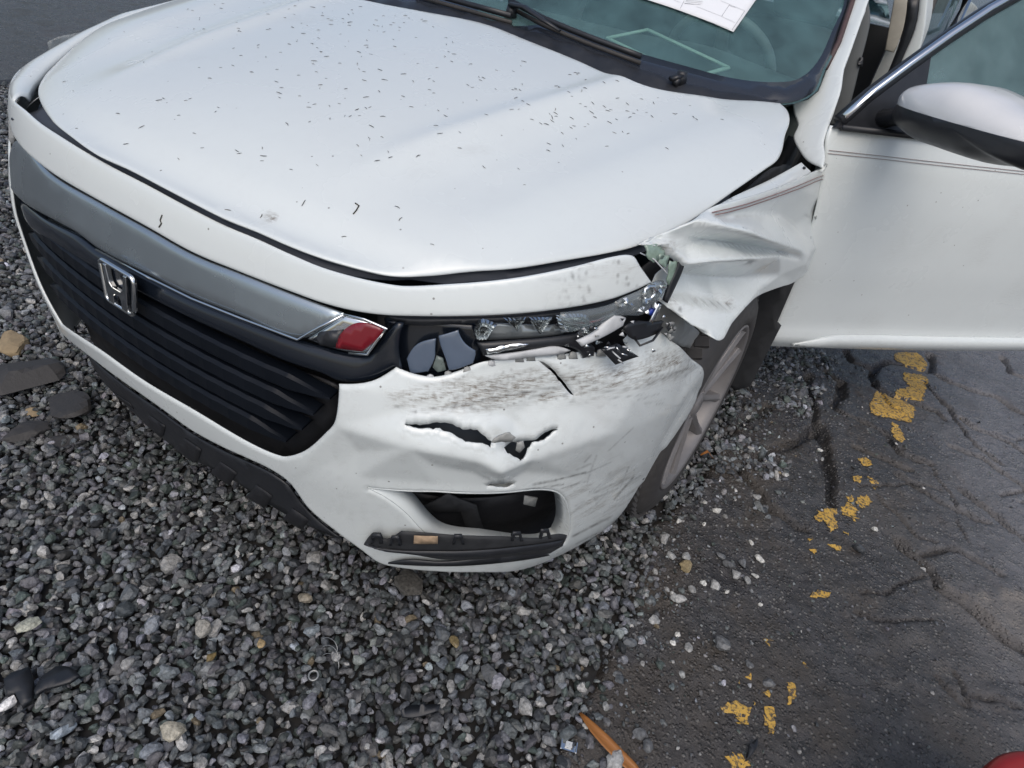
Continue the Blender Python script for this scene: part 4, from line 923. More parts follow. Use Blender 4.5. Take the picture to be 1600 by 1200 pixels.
# ---- cabin: floor pan, dashboard, steering wheel, seats
bm = bmesh.new(); box_bm(bm, (0, 2.6, .24), (1.6, 2.7, .06)); box_bm(bm, (0, 1.22, .55), (1.5, .06, .7)); box_bm(bm, (0, 3.75, .65), (1.4, .06, .8)); box_bm(bm, (0, 2.5, 1.375), (1.06, 1.1, .015)); bm_obj('cabin_shell', bm, MATTEB, car, smooth=False)
def dash_f(x, y):
    x = np.asarray(x, float); y = np.asarray(y, float); t = (y-1.12)/.78
    return np.stack([x, y, .955+.035*np.sin(np.clip(t, 0, 1)*2.6)-.35*np.maximum(t-.86, 0)-.03*x*x+.025*np.exp(-((x-.38)/.2)**2-((t-.75)/.18)**2)], -1)
DASH = Surf(dash_f, -.8, .8, 40, 1.0, 2.0, 40, None)
panel('dashboard', DASH, np.array([[-.70, 1.25], [-.4, 1.14], [0, 1.10], [.4, 1.14], [.70, 1.25], [.74, 1.6], [.70, 1.95], [-.70, 1.95], [-.74, 1.6]]), DASHM, car, h=.03, th=.02, roll=None)
bm = bmesh.new(); box_bm(bm, (0, 1.97, .74), (1.42, .06, .36)); bm_obj('dash_front', bm, DASHM, car)
sw = empty('steering_wheel'); sw.parent = car
SWC = Vector((.37, 1.94, .93)); SWN = Vector((0, .86, .5)).normalized()
random.seed(3)
tube('wheel_ring', ring3(SWC, SWN, .185, 40, 0), .016, simple('grey wheel leather', (.16, .18, .18), .6), sw, 10, True)
for a in (0, 180, 270):
    v = Matrix.Rotation(math.radians(a), 3, SWN)@Vector((1, 0, 0)); tube('wheel_spoke', [SWC, SWC+v*.18], [.03, .016], SEATM, sw, 8, flat=.5)
bm = bmesh.new(); bmesh.ops.create_uvsphere(bm, u_segments=20, v_segments=12, radius=.07, matrix=Matrix.Translation(SWC)@SWN.to_track_quat('Z', 'Y').to_matrix().to_4x4()@Matrix.Diagonal((1, 1, .45, 1))); bm_obj('airbag_cover', bm, SEATM, sw)
def make_seat(x):
    s_ = empty('seat', (x, 2.55, .3)); s_.parent = car
    def cush(nm, c, dims, rot):
        bm = bmesh.new(); box_bm(bm, (0, 0, 0), dims); bmesh.ops.subdivide_edges(bm, edges=bm.edges[:], cuts=2, use_grid_fill=True)
        o = bm_obj(nm, bm, SEATM, s_); o.location = c; o.rotation_euler = (rot, 0, 0); m = o.modifiers.new('round', 'SUBSURF'); m.levels = m.render_levels = 2; return o
    cush('seat_cushion', (0, -.05, .08), (.52, .54, .17), .12); cush('seat_back', (0, .27, .42), (.50, .16, .66), -.28); cush('head_rest', (0, .42, .84), (.27, .11, .19), -.2)
make_seat(.38); make_seat(-.38)

# ---- driver's door, swung open
DD = np.array([math.cos(math.radians(44.6)), math.sin(math.radians(44.6)), 0]); DP = np.array([.94, 1.31, 0.])
door = empty('driver_door'); door.parent = car
dprof = interp([.28, .33, .37, .41, .5, .62, .75, .87, .93, 1.0], [-.035, -.018, .004, -.004, .0, .006, .004, -.008, -.022, -.05])
DOOR = PlaneSurf(DP, DD, (0, 0, 1), lambda s, t: dprof(t)+.006*np.sin(np.clip(s, 0, 1)*3.1))
door_o = np.array([[-.070, .962], [-.076, .935], [-.066, .89], [-.035, .75], [-.004, .55], [.015, .36], [.03, .322], [.3, .318], [.7, .316], [1.02, .318], [1.06, .45], [1.07, .70], [1.04, .95], [.8, .957], [.5, .96], [.2, .962]])
def d_attr(V, X): p = fbm(V[:, 0]*9, V[:, 1]*9, 61); return {'dirt': .10*sstep(.45, .8, p)+.25*(1-sstep(.32, .42, V[:, 1]))*p, 'scratch': np.zeros(len(V))}
panel('door_skin', DOOR, door_o, PAINT_D, door, h=.018, th=.003, roll=(.008, .006), attrs=d_attr)
panel('door_inner', DOOR, door_o*[.97, .985]+[.015, .006], MATTEB, door, h=.06, th=.05, roll=None, dep=-.02)
sill = panel('sill_moulding', DOOR, np.array([[.09, .345], [.16, .375], [.24, .39], [.6, .392], [1.04, .392], [1.05, .335], [.6, .333], [.2, .333]]), PAINT_D, door, h=.014, th=.004, roll=(.016, .012), dep=.012, attrs=d_attr)
def dpt(a, z, d=0.): return DOOR.ev([(a, z)])[0]+DOOR.n*d
for z in (.908, .901): tube('pinstripe', [dpt(a, z-.0*a, .001) for a in np.linspace(-.062, 1.04, 24)], .0016, PIN, door, 6, flat=.25)
def tilt(z): return -.42*max(z-.95, 0)                  # the glass leans in above the belt line
def d3(a, z, d=0.): return DP+DD*a+np.array([0, 0, z])+DOOR.n*(d-.022+tilt(z))
sash = [(-.055, .985), (.014, 1.045), (.10, 1.108), (.20, 1.178), (.30, 1.243), (.42, 1.31), (.56, 1.36), (.75, 1.385), (1.0, 1.375)]
# correct the traced line for the inward lean
sash = [(a-.0, z) for a, z in sash]
tube('window_frame', [d3(a, z-.012, .0) for a, z in sash], .017, BLACK, door, 8)
tube('frame_chrome', [d3(a, z, .014) for a, z in sash], .010, CHROME, door, 8, flat=.8)
tube('belt_moulding', [d3(a, .962, .006) for a in (-.05, .3, .7, 1.02)], .008, BLACK, door, 8)
tube('frame_rear', [d3(1.0, 1.375), d3(1.04, 1.1), d3(1.03, .95)], .016, BLACK, door, 8)
def sheet(name, pts, mat, parent, th=.004):
    bm = bmesh.new(); bm.faces.new([bm.verts.new(p) for p in pts]); bmesh.ops.triangulate(bm, faces=bm.faces[:]); return solid(bm_obj(name, bm, mat, parent, smooth=False), th, 0)
sheet('sail_panel', [d3(a, z) for a, z in [(-.068, .958), (-.045, .99), (.02, 1.045), (.165, 1.145), (.175, .965)]], BLACK, door, .012)
sheet('door_window', [d3(a, z) for a, z in [(.165, .955), (.158, 1.145), (.30, 1.238), (.42, 1.305), (.56, 1.355), (.75, 1.38), (1.0, 1.37), (1.03, .955)]], SIDEG, door)

# ---- door mirror: one shell split into white cap and black housing
MA = .085
MP = DP+DD*MA; Mn = np.array([DD[1], -DD[0], 0])
MIRS = PlaneSurf(MP, Mn, (0, 0, 1))
cap_px = [(1420, 163), (1428, 145), (1450, 134), (1500, 129), (1535, 133), (1570, 148), (1600, 166), (1650, 195), (1680, 222)]
low_px = [(1684, 250), (1650, 275), (1600, 262), (1555, 257), (1520, 247), (1480, 233), (1450, 222), (1425, 205), (1412, 185)]
mo = smooth_loop(MIRS.pixs(cap_px+low_px), .006, corner=80); mc = mo.mean(0)
split = MIRS.pixs([(1395, 158), (1422, 164), (1500, 188), (1550, 203), (1600, 214), (1700, 238)])
rings_ = [(1., .055), (1., .03), (1.0, .0), (.985, -.02), (.94, -.042), (.86, -.06), (.74, -.075), (.58, -.086), (.38, -.093), (.15, -.096)]
V = []; n = len(mo)
for sc, dp in rings_:
    q = mc+(mo-mc)*np.array([sc, sc]); V += list(MIRS.ev(q)+DD*dp)
V = np.array(V); F = [(k*n+i, k*n+(i+1) % n, (k+1)*n+(i+1) % n, (k+1)*n+i) for k in range(len(rings_)-1) for i in range(n)]
F += [tuple((len(rings_)-1)*n+i for i in range(n))]
A_, B_ = MIRS.ev(MIRS.pixs([(1420, 163), (1610, 217)])); cutn = Vector(np.cross(B_-A_, DD)).normalized()
if cutn.z < 0: cutn = -cutn
def half(name, mat, up):
    bm = bmesh.new(); vs = [bm.verts.new(v) for v in V]
    for f in F: bm.faces.new([vs[i] for i in f])
    bmesh.ops.bisect_plane(bm, geom=bm.verts[:]+bm.edges[:]+bm.faces[:], dist=1e-6, plane_co=Vector(A_), plane_no=cutn, clear_inner=up, clear_outer=not up)
    return solid(bm_obj(name, bm, mat, door), .003)
half('mirror_cap', make_paint('dusty mirror cap', (.72, .725, .72), drops=.1), True); half('mirror_housing', BLACK, False)
bm = bmesh.new(); bm.faces.new([bm.verts.new(p) for p in MIRS.ev(mc+(mo-mc)*.93)+DD*.05]); bm_obj('mirror_glass', bm, CHROME, door, smooth=False)
tube('mirror_stalk', [d3(.07, .985, -.01), MIRS.ev(MIRS.pix(1415, 180))[0]+DD*.0, MIRS.ev(MIRS.pix(1445, 190))[0]], [.035, .026, .03], BLACK, door, 12, flat=.7)

# ---- rear door (shut) and what shows through the front door opening
RS = PlaneSurf((.915, 2.44, .95), (.07, 1, 0), (0, 0, 1), lambda s, t: -.10*np.maximum(t, 0)-.03*np.clip(s-1.2, 0, 1)**2)
rdo = panel('rear_door', RS, np.array([[0, .02], [.29, .09], [.6, .12], [.86, .15], [.90, -.1], [.86, -.25], [.74, -.42], [.64, -.63], [0, -.63]]), PAINT, car, h=.04, th=.004, roll=(.006, .005), hb=.02)
rqo = panel('rear_quarter', RS, np.array([[.87, .15], [.97, .285], [1.4, .27], [2.0, .24], [2.08, .0], [2.0, -.45], [1.62, -.55], [1.55, -.42], [1.4, -.27], [1.17, -.22], [.97, -.27], [.87, -.26], [.91, -.1]]), PAINT, car, h=.04, th=.004, roll=(.006, .005), hb=.02)
panel('door_window', RS, np.array([[.03, .03], [.29, .10], [.86, .155], [.95, .29], [.6, .40], [.05, .42]]), SIDEG, rdo, h=.1, th=.004, roll=None, dep=-.02)
tube('window_frame', [RS.ev(q)[0] for q in ([.02, .03], [.29, .105], [.86, .165], [.97, .30], [.6, .42], [.04, .44])], .016, BLACK, rdo, 8, True)
tube('belt_chrome', [RS.ev(q)[0]+RS.n*.016 for q in ([.02, .015], [.29, .09], [.6, .125], [.88, .15], [.98, .285])], .008, CHROME, rdo, 8)
tube('pinstripe', [RS.ev([(s_, -.01)])[0]+RS.n*.001 for s_ in np.linspace(.01, .88, 12)], .002, PIN, rdo, 6, flat=.25)
tube('pinstripe', [RS.ev([(s_, -.01)])[0]+RS.n*.001 for s_ in np.linspace(.91, 2.0, 12)], .002, PIN, rqo, 6, flat=.25)
OPN = PlaneSurf((.8, 2.43, 1.0), (1, 0, 0), (0, 0, 1))
panel('b_pillar', OPN, np.vstack([OPN.pixs([(1434, -30), (1456, -30), (1450, 0), (1446, 40), (1438, 75), (1425, 118), (1405, 152)]), [[.15, -.6], [.06, -.6]], OPN.pixs([(1384, 152), (1408, 95), (1429, 45), (1436, 0)])]), PAINT, car, h=.03, th=.05, roll=(.008, .006))
panel('pillar_seal', OPN, OPN.pixs([(1418, -4), (1436, -4), (1430, 40), (1411, 90), (1390, 140), (1370, 150), (1395, 95), (1410, 50)]), BLACK, car, h=.03, th=.03, roll=None, dep=.01)
panel('pillar_trim', OPN, OPN.pixs([(1398, -4), (1419, -4), (1412, 45), (1397, 82), (1383, 78), (1390, 40)]), BEIGE, car, h=.03, th=.02, roll=(.004, .003), dep=.012)
TRM = PlaneSurf((.80, 1.45, 1.0), (0, 1, 0), (0, 0, 1))
TRM = PlaneSurf((.74, 1.62, 1.0), (1, 0, 0), (0, .35, 1))
panel('inner_trim', TRM, TRM.pixs([(1345, -4), (1356, -4), (1360, 30), (1354, 62), (1346, 92), (1332, 150), (1318, 192), (1296, 196), (1304, 150), (1325, 75)]), simple('grey inner trim', (.085, .095, .10), .7), car, h=.02, th=.01, roll=(.006, .004))
panel('trim_clip', TRM, TRM.pixs([(1342, 91), (1349, 91), (1348, 104), (1341, 104)]), BLACK, car, h=.01, th=.004, roll=None, dep=.008)

# ================================================================== GROUND
def asphalt_mat(name):
    m, t, b, o = new_mat(name)
    n1 = noise(t, 1.3, 6, .62); n2 = noise(t, 70, 8, .8); n3 = noise(t, 5, 7, .68); n4 = noise(t, 24, 6, .7)
    v = nd(t, 'ShaderNodeTexVoronoi'); v.inputs['Scale'].default_value = 95; tc = nd(t, 'ShaderNodeTexCoord'); t.links.new(tc.outputs['Object'], v.inputs['Vector'])
    c = mixc(t, ramp(t, n4.outputs[0], [(.3, 0.), (.7, 1.)]).outputs[0], (.018, .0175, .018), (.062, .060, .062))
    c = mixc(t, ramp(t, n3.outputs[0], [(.46, 0.), (.66, .75)]).outputs[0], c, (.060, .049, .037))
    c = mixc(t, ramp(t, n1.outputs[0], [(.52, 0.), (.70, .6)]).outputs[0], c, (.105, .100, .098))
    agg = ramp(t, v.outputs['Color'], [(.62, 0.), (.80, .8)]); dd = ramp(t, v.outputs['Distance'], [(.22, 1.), (.42, 0.)])
    c = mixc(t, math_(t, 'MULTIPLY', agg.outputs[0], dd.outputs[0]), c, (.20, .195, .185))
    dr = attr(t, 'dry'); c = mixc(t, dr.outputs['Fac'], c, mixc(t, n4.outputs[0], (.10, .10, .108), (.20, .20, .212))); bw = attr(t, 'brown'); c = mixc(t, bw.outputs['Fac'], c, mixc(t, n2.outputs[0], (.020, .016, .012), (.070, .054, .038))); ck = attr(t, 'crack'); mu = attr(t, 'mud'); c = mixc(t, mu.outputs['Fac'], c, (.19, .168, .145)); c = mixc(t, ck.outputs['Fac'], c, (.010, .010, .011))  # dry mask: sky sheen painted as a paler asphalt colour
    t.links.new(c, b.inputs['Base Color'])
    r = ramp(t, n3.outputs[0], [(.38, .12), (.64, .44)]); t.links.new(r.outputs[0], b.inputs['Roughness']); b.inputs['Specular IOR Level'].default_value = .7
    h = math_(t, 'ADD', n2.outputs[0], math_(t, 'MULTIPLY', dd.outputs[0], .7)); h = math_(t, 'ADD', h, math_(t, 'MULTIPLY', n4.outputs[0], 1.2)); bump(t, b, h, .7, .008)
    return m
ASPH = asphalt_mat('wet cracked asphalt')
SOIL = simple('dark wet soil', (.018, .017, .016), .6, nvar=.5, nscale=30, bumps=.6)
# far ground sheet out to the horizon
V = [(-300, -300, -.05), (300, -300, -.05), (300, 300, -.05), (-300, 300, -.05)]
tag(mesh_obj('ground', V, [(0, 1, 2, 3)], ASPH, smooth=False), kind='structure')

bnd_px = [(1150, 600), (1135, 650), (1120, 690), (1090, 755), (1045, 796), (1002, 815), (1010, 868), (990, 925), (962, 980), (935, 1030), (905, 1090), (885, 1140), (862, 1200), (830, 1300)]
bnd = np.array([ground(u, v)[:2] for u, v in bnd_px])
bnd = np.vstack([[[.78, 3.4], [.95, 2.2]], bnd, [[.98, -.9], [3.4, -.9], [3.4, 3.4]]])
cracks_px = [([(1271, 571), (1295, 589), (1316, 600), (1313, 619), (1297, 637), (1308, 645), (1351, 664), (1377, 677), (1388, 691), (1407, 712), (1450, 730)], .010), ([(1321, 552), (1329, 568), (1364, 579), (1383, 568), (1409, 573), (1449, 584)], .009), ([(1364, 581), (1359, 592), (1367, 605), (1393, 619), (1425, 629), (1460, 645), (1476, 656)], .010), ([(1452, 556), (1457, 584), (1481, 597), (1513, 611), (1553, 621), (1596, 648)], .011), ([(1503, 659), (1527, 675), (1567, 691), (1605, 712)], .008), ([(1564, 560), (1580, 584), (1605, 594)], .008),
 ([(1260, 590), (1271, 645), (1281, 677), (1289, 701), (1295, 749), (1297, 790)], .012), ([(1150, 735), (1215, 704), (1249, 691), (1272, 672)], .012), ([(1150, 735), (1180, 770), (1205, 800), (1250, 830)], .010), ([(1120, 690), (1160, 660), (1195, 640)], .012), ([(1405, 850), (1450, 895), (1475, 925), (1515, 950), (1550, 985), (1600, 1020)], .012), ([(1500, 770), (1540, 800), (1600, 850)], .007), ([(1400, 745), (1470, 790), (1540, 820)], .007), ([(1330, 700), (1370, 720), (1420, 740)], .006), ([(1440, 870), (1490, 860), (1560, 900)], .006), ([(1440, 600), (1480, 640), (1520, 700), (1560, 730)], .005), ([(1480, 700), (1530, 720), (1600, 770)], .006)]
random.seed(21)
for _ in range(14):
    u, v = random.uniform(1290, 1600), random.uniform(570, 1090); a_ = math.radians(random.gauss(33, 14)); q = [(u, v)]
    for k in range(random.randint(3, 6)):
        a_ += random.gauss(0, .3); L_ = random.uniform(14, 34); u += L_*math.cos(a_); v += L_*math.sin(a_)*.8; q.append((u, v))
    cracks_px.append((q, random.uniform(.0022, .004)))
cracks = [(np.array([ground(u, v)[:2] for u, v in q]), w_) for q, w_ in cracks_px]
def crack_f(P):
    Q = np.stack([P[:, 0]+.012*(noise2(P[:, 0]*26, P[:, 1]*26, 81)-.5), P[:, 1]+.012*(noise2(P[:, 0]*26, P[:, 1]*26, 82)-.5)], 1); r = np.zeros(len(P))
    for c, w_ in cracks: r = np.maximum(r, np.clip(1.25-polydist(Q, c, False)/(w_*.95), 0, 1))
    return r
def asph_h(P):
    x, y = P[:, 0], P[:, 1]
    z = .010+.022*(fbm(x*1.7, y*1.7, 71)-.45)+.010*(fbm(x*9, y*9, 72, 3)-.45)+.010*(fbm(x*44, y*44, 73, 3)-.45)
    slab = .012*np.exp(-((x-.98)**2+(y-1.18)**2)/.09); z = z+slab
    jx = x+.012*(noise2(x*26, y*26, 81)-.5); jy = y+.012*(noise2(x*26, y*26, 82)-.5); Q = np.stack([jx, jy], 1)
    for c, w_ in cracks:
        d = polydist(Q, c, False); wv = w_*(.7+1.5*noise2(x*18, y*18, 83)); z = z-(.030 if w_ > .0045 else .016)*np.clip(1-d/(wv*1.05), 0, 1)**.6-.5*w_*np.exp(-(d/(w_*2))**2)
    # shallow parallel wrinkles of the old surface
    a = (x*.55-y*.83); z = z-.004*sstep(.62, .78, fbm(a*16, (x*.83+y*.55)*3.2, 91))*sstep(1.15, 1.5, x)
    return z
gx = np.r_[np.arange(.72, .95, .012), np.arange(.95, 2.05, .0068), np.arange(2.05, 3.4, .02)]; gy = np.r_[np.arange(-.9, .15, .02), np.arange(.15, 2.7, .0068), np.arange(2.7, 2.9, .012), np.arange(2.9, 3.4, .02)]
G = np.stack(np.meshgrid(gx, gy, indexing='ij'), -1).reshape(-1, 2)
z = asph_h(G); d = polydist(G, bnd); ins = inpoly(G, bnd); sd_ = np.where(ins, d, -d)+.06*(fbm(G[:, 0]*9, G[:, 1]*9, 95)-.47)
z = z*sstep(0, .03, sd_)-.045*(1-sstep(-.035, .02, sd_))
nx, ny = len(gx), len(gy); I = np.arange(nx*ny).reshape(nx, ny)
F = np.stack([I[:-1, :-1], I[1:, :-1], I[1:, 1:], I[:-1, 1:]], -1).reshape(-1, 4)
keep = (sd_[F] > -.05).any(1); F = F[keep]
us = np.unique(F); mp = -np.ones(nx*ny, int); mp[us] = np.arange(len(us))
pxg = proj(np.c_[G, z]); mud = np.zeros(len(G))
for (u, v, a_, b_, k_) in [(1560, 930, 70, 40, .9), (1590, 985, 60, 50, .7), (1500, 1060, 50, 22, .5), (1445, 1000, 40, 14, .35), (1560, 1110, 60, 40, .4), (1420, 1065, 50, 12, .4)]:
    mud = np.maximum(mud, k_*np.exp(-(((pxg-[u, v])/[a_, b_])**2).sum(1)))
mud = mud*sstep(.38, .6, fbm(G[:, 0]*11, G[:, 1]*11, 131))
tag(mesh_obj('asphalt_pavement', np.c_[G, z][us], mp[F], ASPH, attrs={'brown': (np.exp(-polydist(G[us], bnd[2:16], False)/.22)*sstep(.36, .6, fbm(G[us][:, 0]*7, G[us][:, 1]*7, 151))*.8), 'crack': .85*crack_f(G[us]), 'mud': mud[us], 'dry': (np.clip(.95*sstep(1.35, 1.95, G[:, 0]+.25*(G[:, 1]-1.5))*(.35+1.1*fbm(G[:, 0]*6, G[:, 1]*6, 141)), 0, .9))[us]}), kind='structure')  # paler tone towards the right is painted sky sheen on the wet surface
# soil under the gravel
V = []; n = 130; gx2 = np.linspace(-3.6, 1.7, n); gy2 = np.linspace(-1.6, 3.2, n); G2 = np.stack(np.meshgrid(gx2, gy2, indexing='ij'), -1).reshape(-1, 2)
I = np.arange(n*n).reshape(n, n); F = np.stack([I[:-1, :-1], I[1:, :-1], I[1:, 1:], I[:-1, 1:]], -1).reshape(-1, 4)
tag(mesh_obj('soil', np.c_[G2, -.012+.01*(fbm(G2[:, 0]*5, G2[:, 1]*5, 44)-.5)-.05*inpoly(G2, bnd)*sstep(.03, .12, polydist(G2, bnd))], F, SOIL), kind='structure')

# ---- gravel stones
def ico(sub):
    bm = bmesh.new(); bmesh.ops.create_icosphere(bm, subdivisions=sub, radius=1); v = np.array([x.co[:] for x in bm.verts]); f = np.array([[q.index for q in p.verts] for p in bm.faces]); bm.free(); return v, f
IV, IF = ico(2); IV3, IF3 = ico(3)
def stone_shape(base):
    """convex chipped pebble: sphere cut by random planes"""
    k = rng.integers(8, 13); nn = rng.normal(size=(k, 3)); nn /= np.linalg.norm(nn, axis=1)[:, None]; dd = rng.uniform(.55, .95, k)
    c = base@nn.T; r = np.where(c > .05, dd/np.maximum(c, .05), 9).min(1); r = np.minimum(r, 1.3)
    return base*r[:, None]*np.array([1., rng.uniform(.65, .95), rng.uniform(.5, .8)])
SH = [stone_shape(IV) for _ in range(30)]
def stone_cols(n, wet):
    g = np.exp(rng.normal(math.log(.108), .48, n)); c = np.stack([g*rng.uniform(.86, 1.0, n), g*rng.uniform(.96, 1.04, n), g*rng.uniform(.98, 1.14, n)], 1)
    k = rng.random(n); lt = k < .055; c[lt] = np.stack([rng.uniform(.22, .42, n)]*3, 1)[lt]*np.array([1., 1., .97])
    tn = (k > .085) & (k < .091); c[tn] = np.array([.20, .165, .11])*rng.uniform(.5, 1.2, n)[tn, None]
    gn = (k > .115) & (k < .18); c[gn] = np.array([.07, .09, .082])*rng.uniform(.5, 1.3, n)[gn, None]
    dk = (k > .18) & (k < .30); c[dk] = c[dk]*.45
    return np.clip(c*wet[:, None], .008, .6)
def rotmats(n, flat=.5):
    a = rng.uniform(0, 2*math.pi, n); b = rng.normal(0, flat, n); c = rng.normal(0, flat, n)
    ca, sa, cb, sb, cc, sc = np.cos(a), np.sin(a), np.cos(b), np.sin(b), np.cos(c), np.sin(c); Z, O = np.zeros(n), np.ones(n)
    Rz = np.stack([ca, -sa, Z, sa, ca, Z, Z, Z, O], 1).reshape(n, 3, 3); Rx = np.stack([O, Z, Z, Z, cb, -sb, Z, sb, cb], 1).reshape(n, 3, 3); Ry = np.stack([cc, Z, sc, Z, O, Z, -sc, Z, cc], 1).reshape(n, 3, 3)
    return Rz@Rx@Ry
ROAD = np.array([ground(u, v)[:2] for u, v in [(-400, 60), (0, 78), (60, 95), (120, 130)]]+[(-1.3, 1.6), (-1.2, 3.5), (-9, 3.5), (-9, 1.)])
def gravel_sites(sp, outer=False):
    gx = np.arange(-3.4, 1.45, sp); gy = np.arange(-1.3, 2.3, sp); P = np.stack(np.meshgrid(gx, gy, indexing='ij'), -1).reshape(-1, 2)+rng.uniform(-.5, .5, (len(gx)*len(gy), 2))*sp*.9
    px = proj(np.c_[P, np.zeros(len(P))]); w_ = (np.c_[P, np.zeros(len(P))]-CAM)@CF
    k = (w_ > .15) & (px[:, 0] > -170) & (px[:, 0] < 1500) & (px[:, 1] > -60) & (px[:, 1] < 1380)
    if outer: k = ~k & (P[:, 1] < 1.4) & (P[:, 0] < 1.2)
    k &= ~((np.abs(P[:, 0]) < .78) & (P[:, 1] > .75)) & ~((np.abs(P[:, 0]) < .6) & (P[:, 1] > .42))
    P = P[k]; d = polydist(P, bnd); ins = inpoly(P, bnd); sd_ = np.where(ins, d, -d)+.10*(fbm(P[:, 0]*7, P[:, 1]*7, 96)-.47)
    loose = ins & (P[:, 1] > 1.0) & (P[:, 1] < 2.1) & (P[:, 0] < 1.16) & (fbm(P[:, 0]*8, P[:, 1]*8, 97) > .50)
    pr = np.where(sd_ < 0, 1., np.exp(-sd_/.035)*.9); pr = np.maximum(pr, loose*.8)
    rd = inpoly(P, ROAD); pr = np.where(rd, .02, pr)
    return P[rng.random(len(P)) < pr]
def build_stones(name, P, zc, rad, mat, SH=SH, IF=IF):
    n = len(P); sh = rng.integers(0, len(SH), n); S = np.array(SH)[sh]; R = rotmats(n); s = rad*np.exp(rng.normal(0, .27, n))
    X = np.einsum('nij,nkj->nki', R, S*s[:, None, None]); X += np.c_[P, zc+s*.32][:, None, :]
    wet = .55+.75*fbm(P[:, 0]*1.6+3, P[:, 1]*1.6, 98); C = stone_cols(n, wet); m = S.shape[1]
    V = X.reshape(-1, 3); F = (IF[None]+(np.arange(n)*m)[:, None, None]).reshape(-1, 3); col = np.repeat(np.c_[C, np.ones(n)], m, 0)
    me = bpy.data.meshes.new(name); me.vertices.add(len(V)); me.vertices.foreach_set('co', V.astype(np.float32).ravel()); me.loops.add(F.size); me.loops.foreach_set('vertex_index', F.astype(np.int32).ravel())
    me.polygons.add(len(F)); me.polygons.foreach_set('loop_start', np.arange(0, F.size, 3, dtype=np.int32)); me.update(calc_edges=True); me.polygons.foreach_set('use_smooth', np.zeros(len(F), bool))
    a = me.color_attributes.new('col', 'FLOAT_COLOR', 'POINT'); a.data.foreach_set('color', col.astype(np.float32).ravel()); me.materials.append(mat)
    o = bpy.data.objects.new(name, me); COL.objects.link(o); return o
m, t, b, o = new_mat('gravel stone'); a = attr(t, 'col'); nz = noise(t, 160, 5, .7); nz2 = noise(t, 420, 3, .6)
c = mixc(t, 1., a.outputs['Color'], ramp(t, nz.outputs[0], [(.32, .45), (.68, 1.55)]).outputs[0], 'MULTIPLY'); t.links.new(c, b.inputs['Base Color']); b.inputs['Specular IOR Level'].default_value = .45
t.links.new(ramp(t, nz.outputs[0], [(.3, .38), (.7, .62)]).outputs[0], b.inputs['Roughness']); bump(t, b, nz2.outputs[0], .35, .002); STONE = m
P1 = gravel_sites(.0165); P2 = gravel_sites(.0215)
allP = np.vstack([P1, P2]); zc = np.r_[np.full(len(P1), -.003), rng.uniform(.004, .011, len(P2))]
hgt = .012*(fbm(allP[:, 0]*3, allP[:, 1]*3, 99)-.5)
onA = inpoly(allP, bnd); zz = np.where(onA, asph_h(allP)-.002, zc+hgt)
tag(build_stones('gravel', allP, zz, .0100, STONE), 'grey crushed stone gravel under and before the white car', 'gravel', kind='stuff')
IV1, IF1 = ico(1); SH1 = [stone_shape(IV1) for _ in range(16)]; Po = gravel_sites(.021, True)
tag(build_stones('gravel', Po, np.where(inpoly(Po, bnd), asph_h(Po)-.002, rng.uniform(-.004, .008, len(Po))), .0125, STONE, SH1, IF1), 'grey crushed stone gravel stretching away from the car', 'gravel', kind='stuff')
# fine grit scattered on the asphalt
Pg = rng.uniform([.9, -.4], [2.2, 2.2], (11000, 2)); Pg = Pg[inpoly(Pg, bnd)]; k = rng.random(len(Pg)) < np.exp(-np.maximum(polydist(Pg, bnd)-.04, 0)/.17)+.05; Pg = Pg[k]
tag(build_stones('grit', Pg, asph_h(Pg)-.0005, .0038, STONE), 'fine grey grit scattered over the asphalt edge', 'grit', kind='stuff')

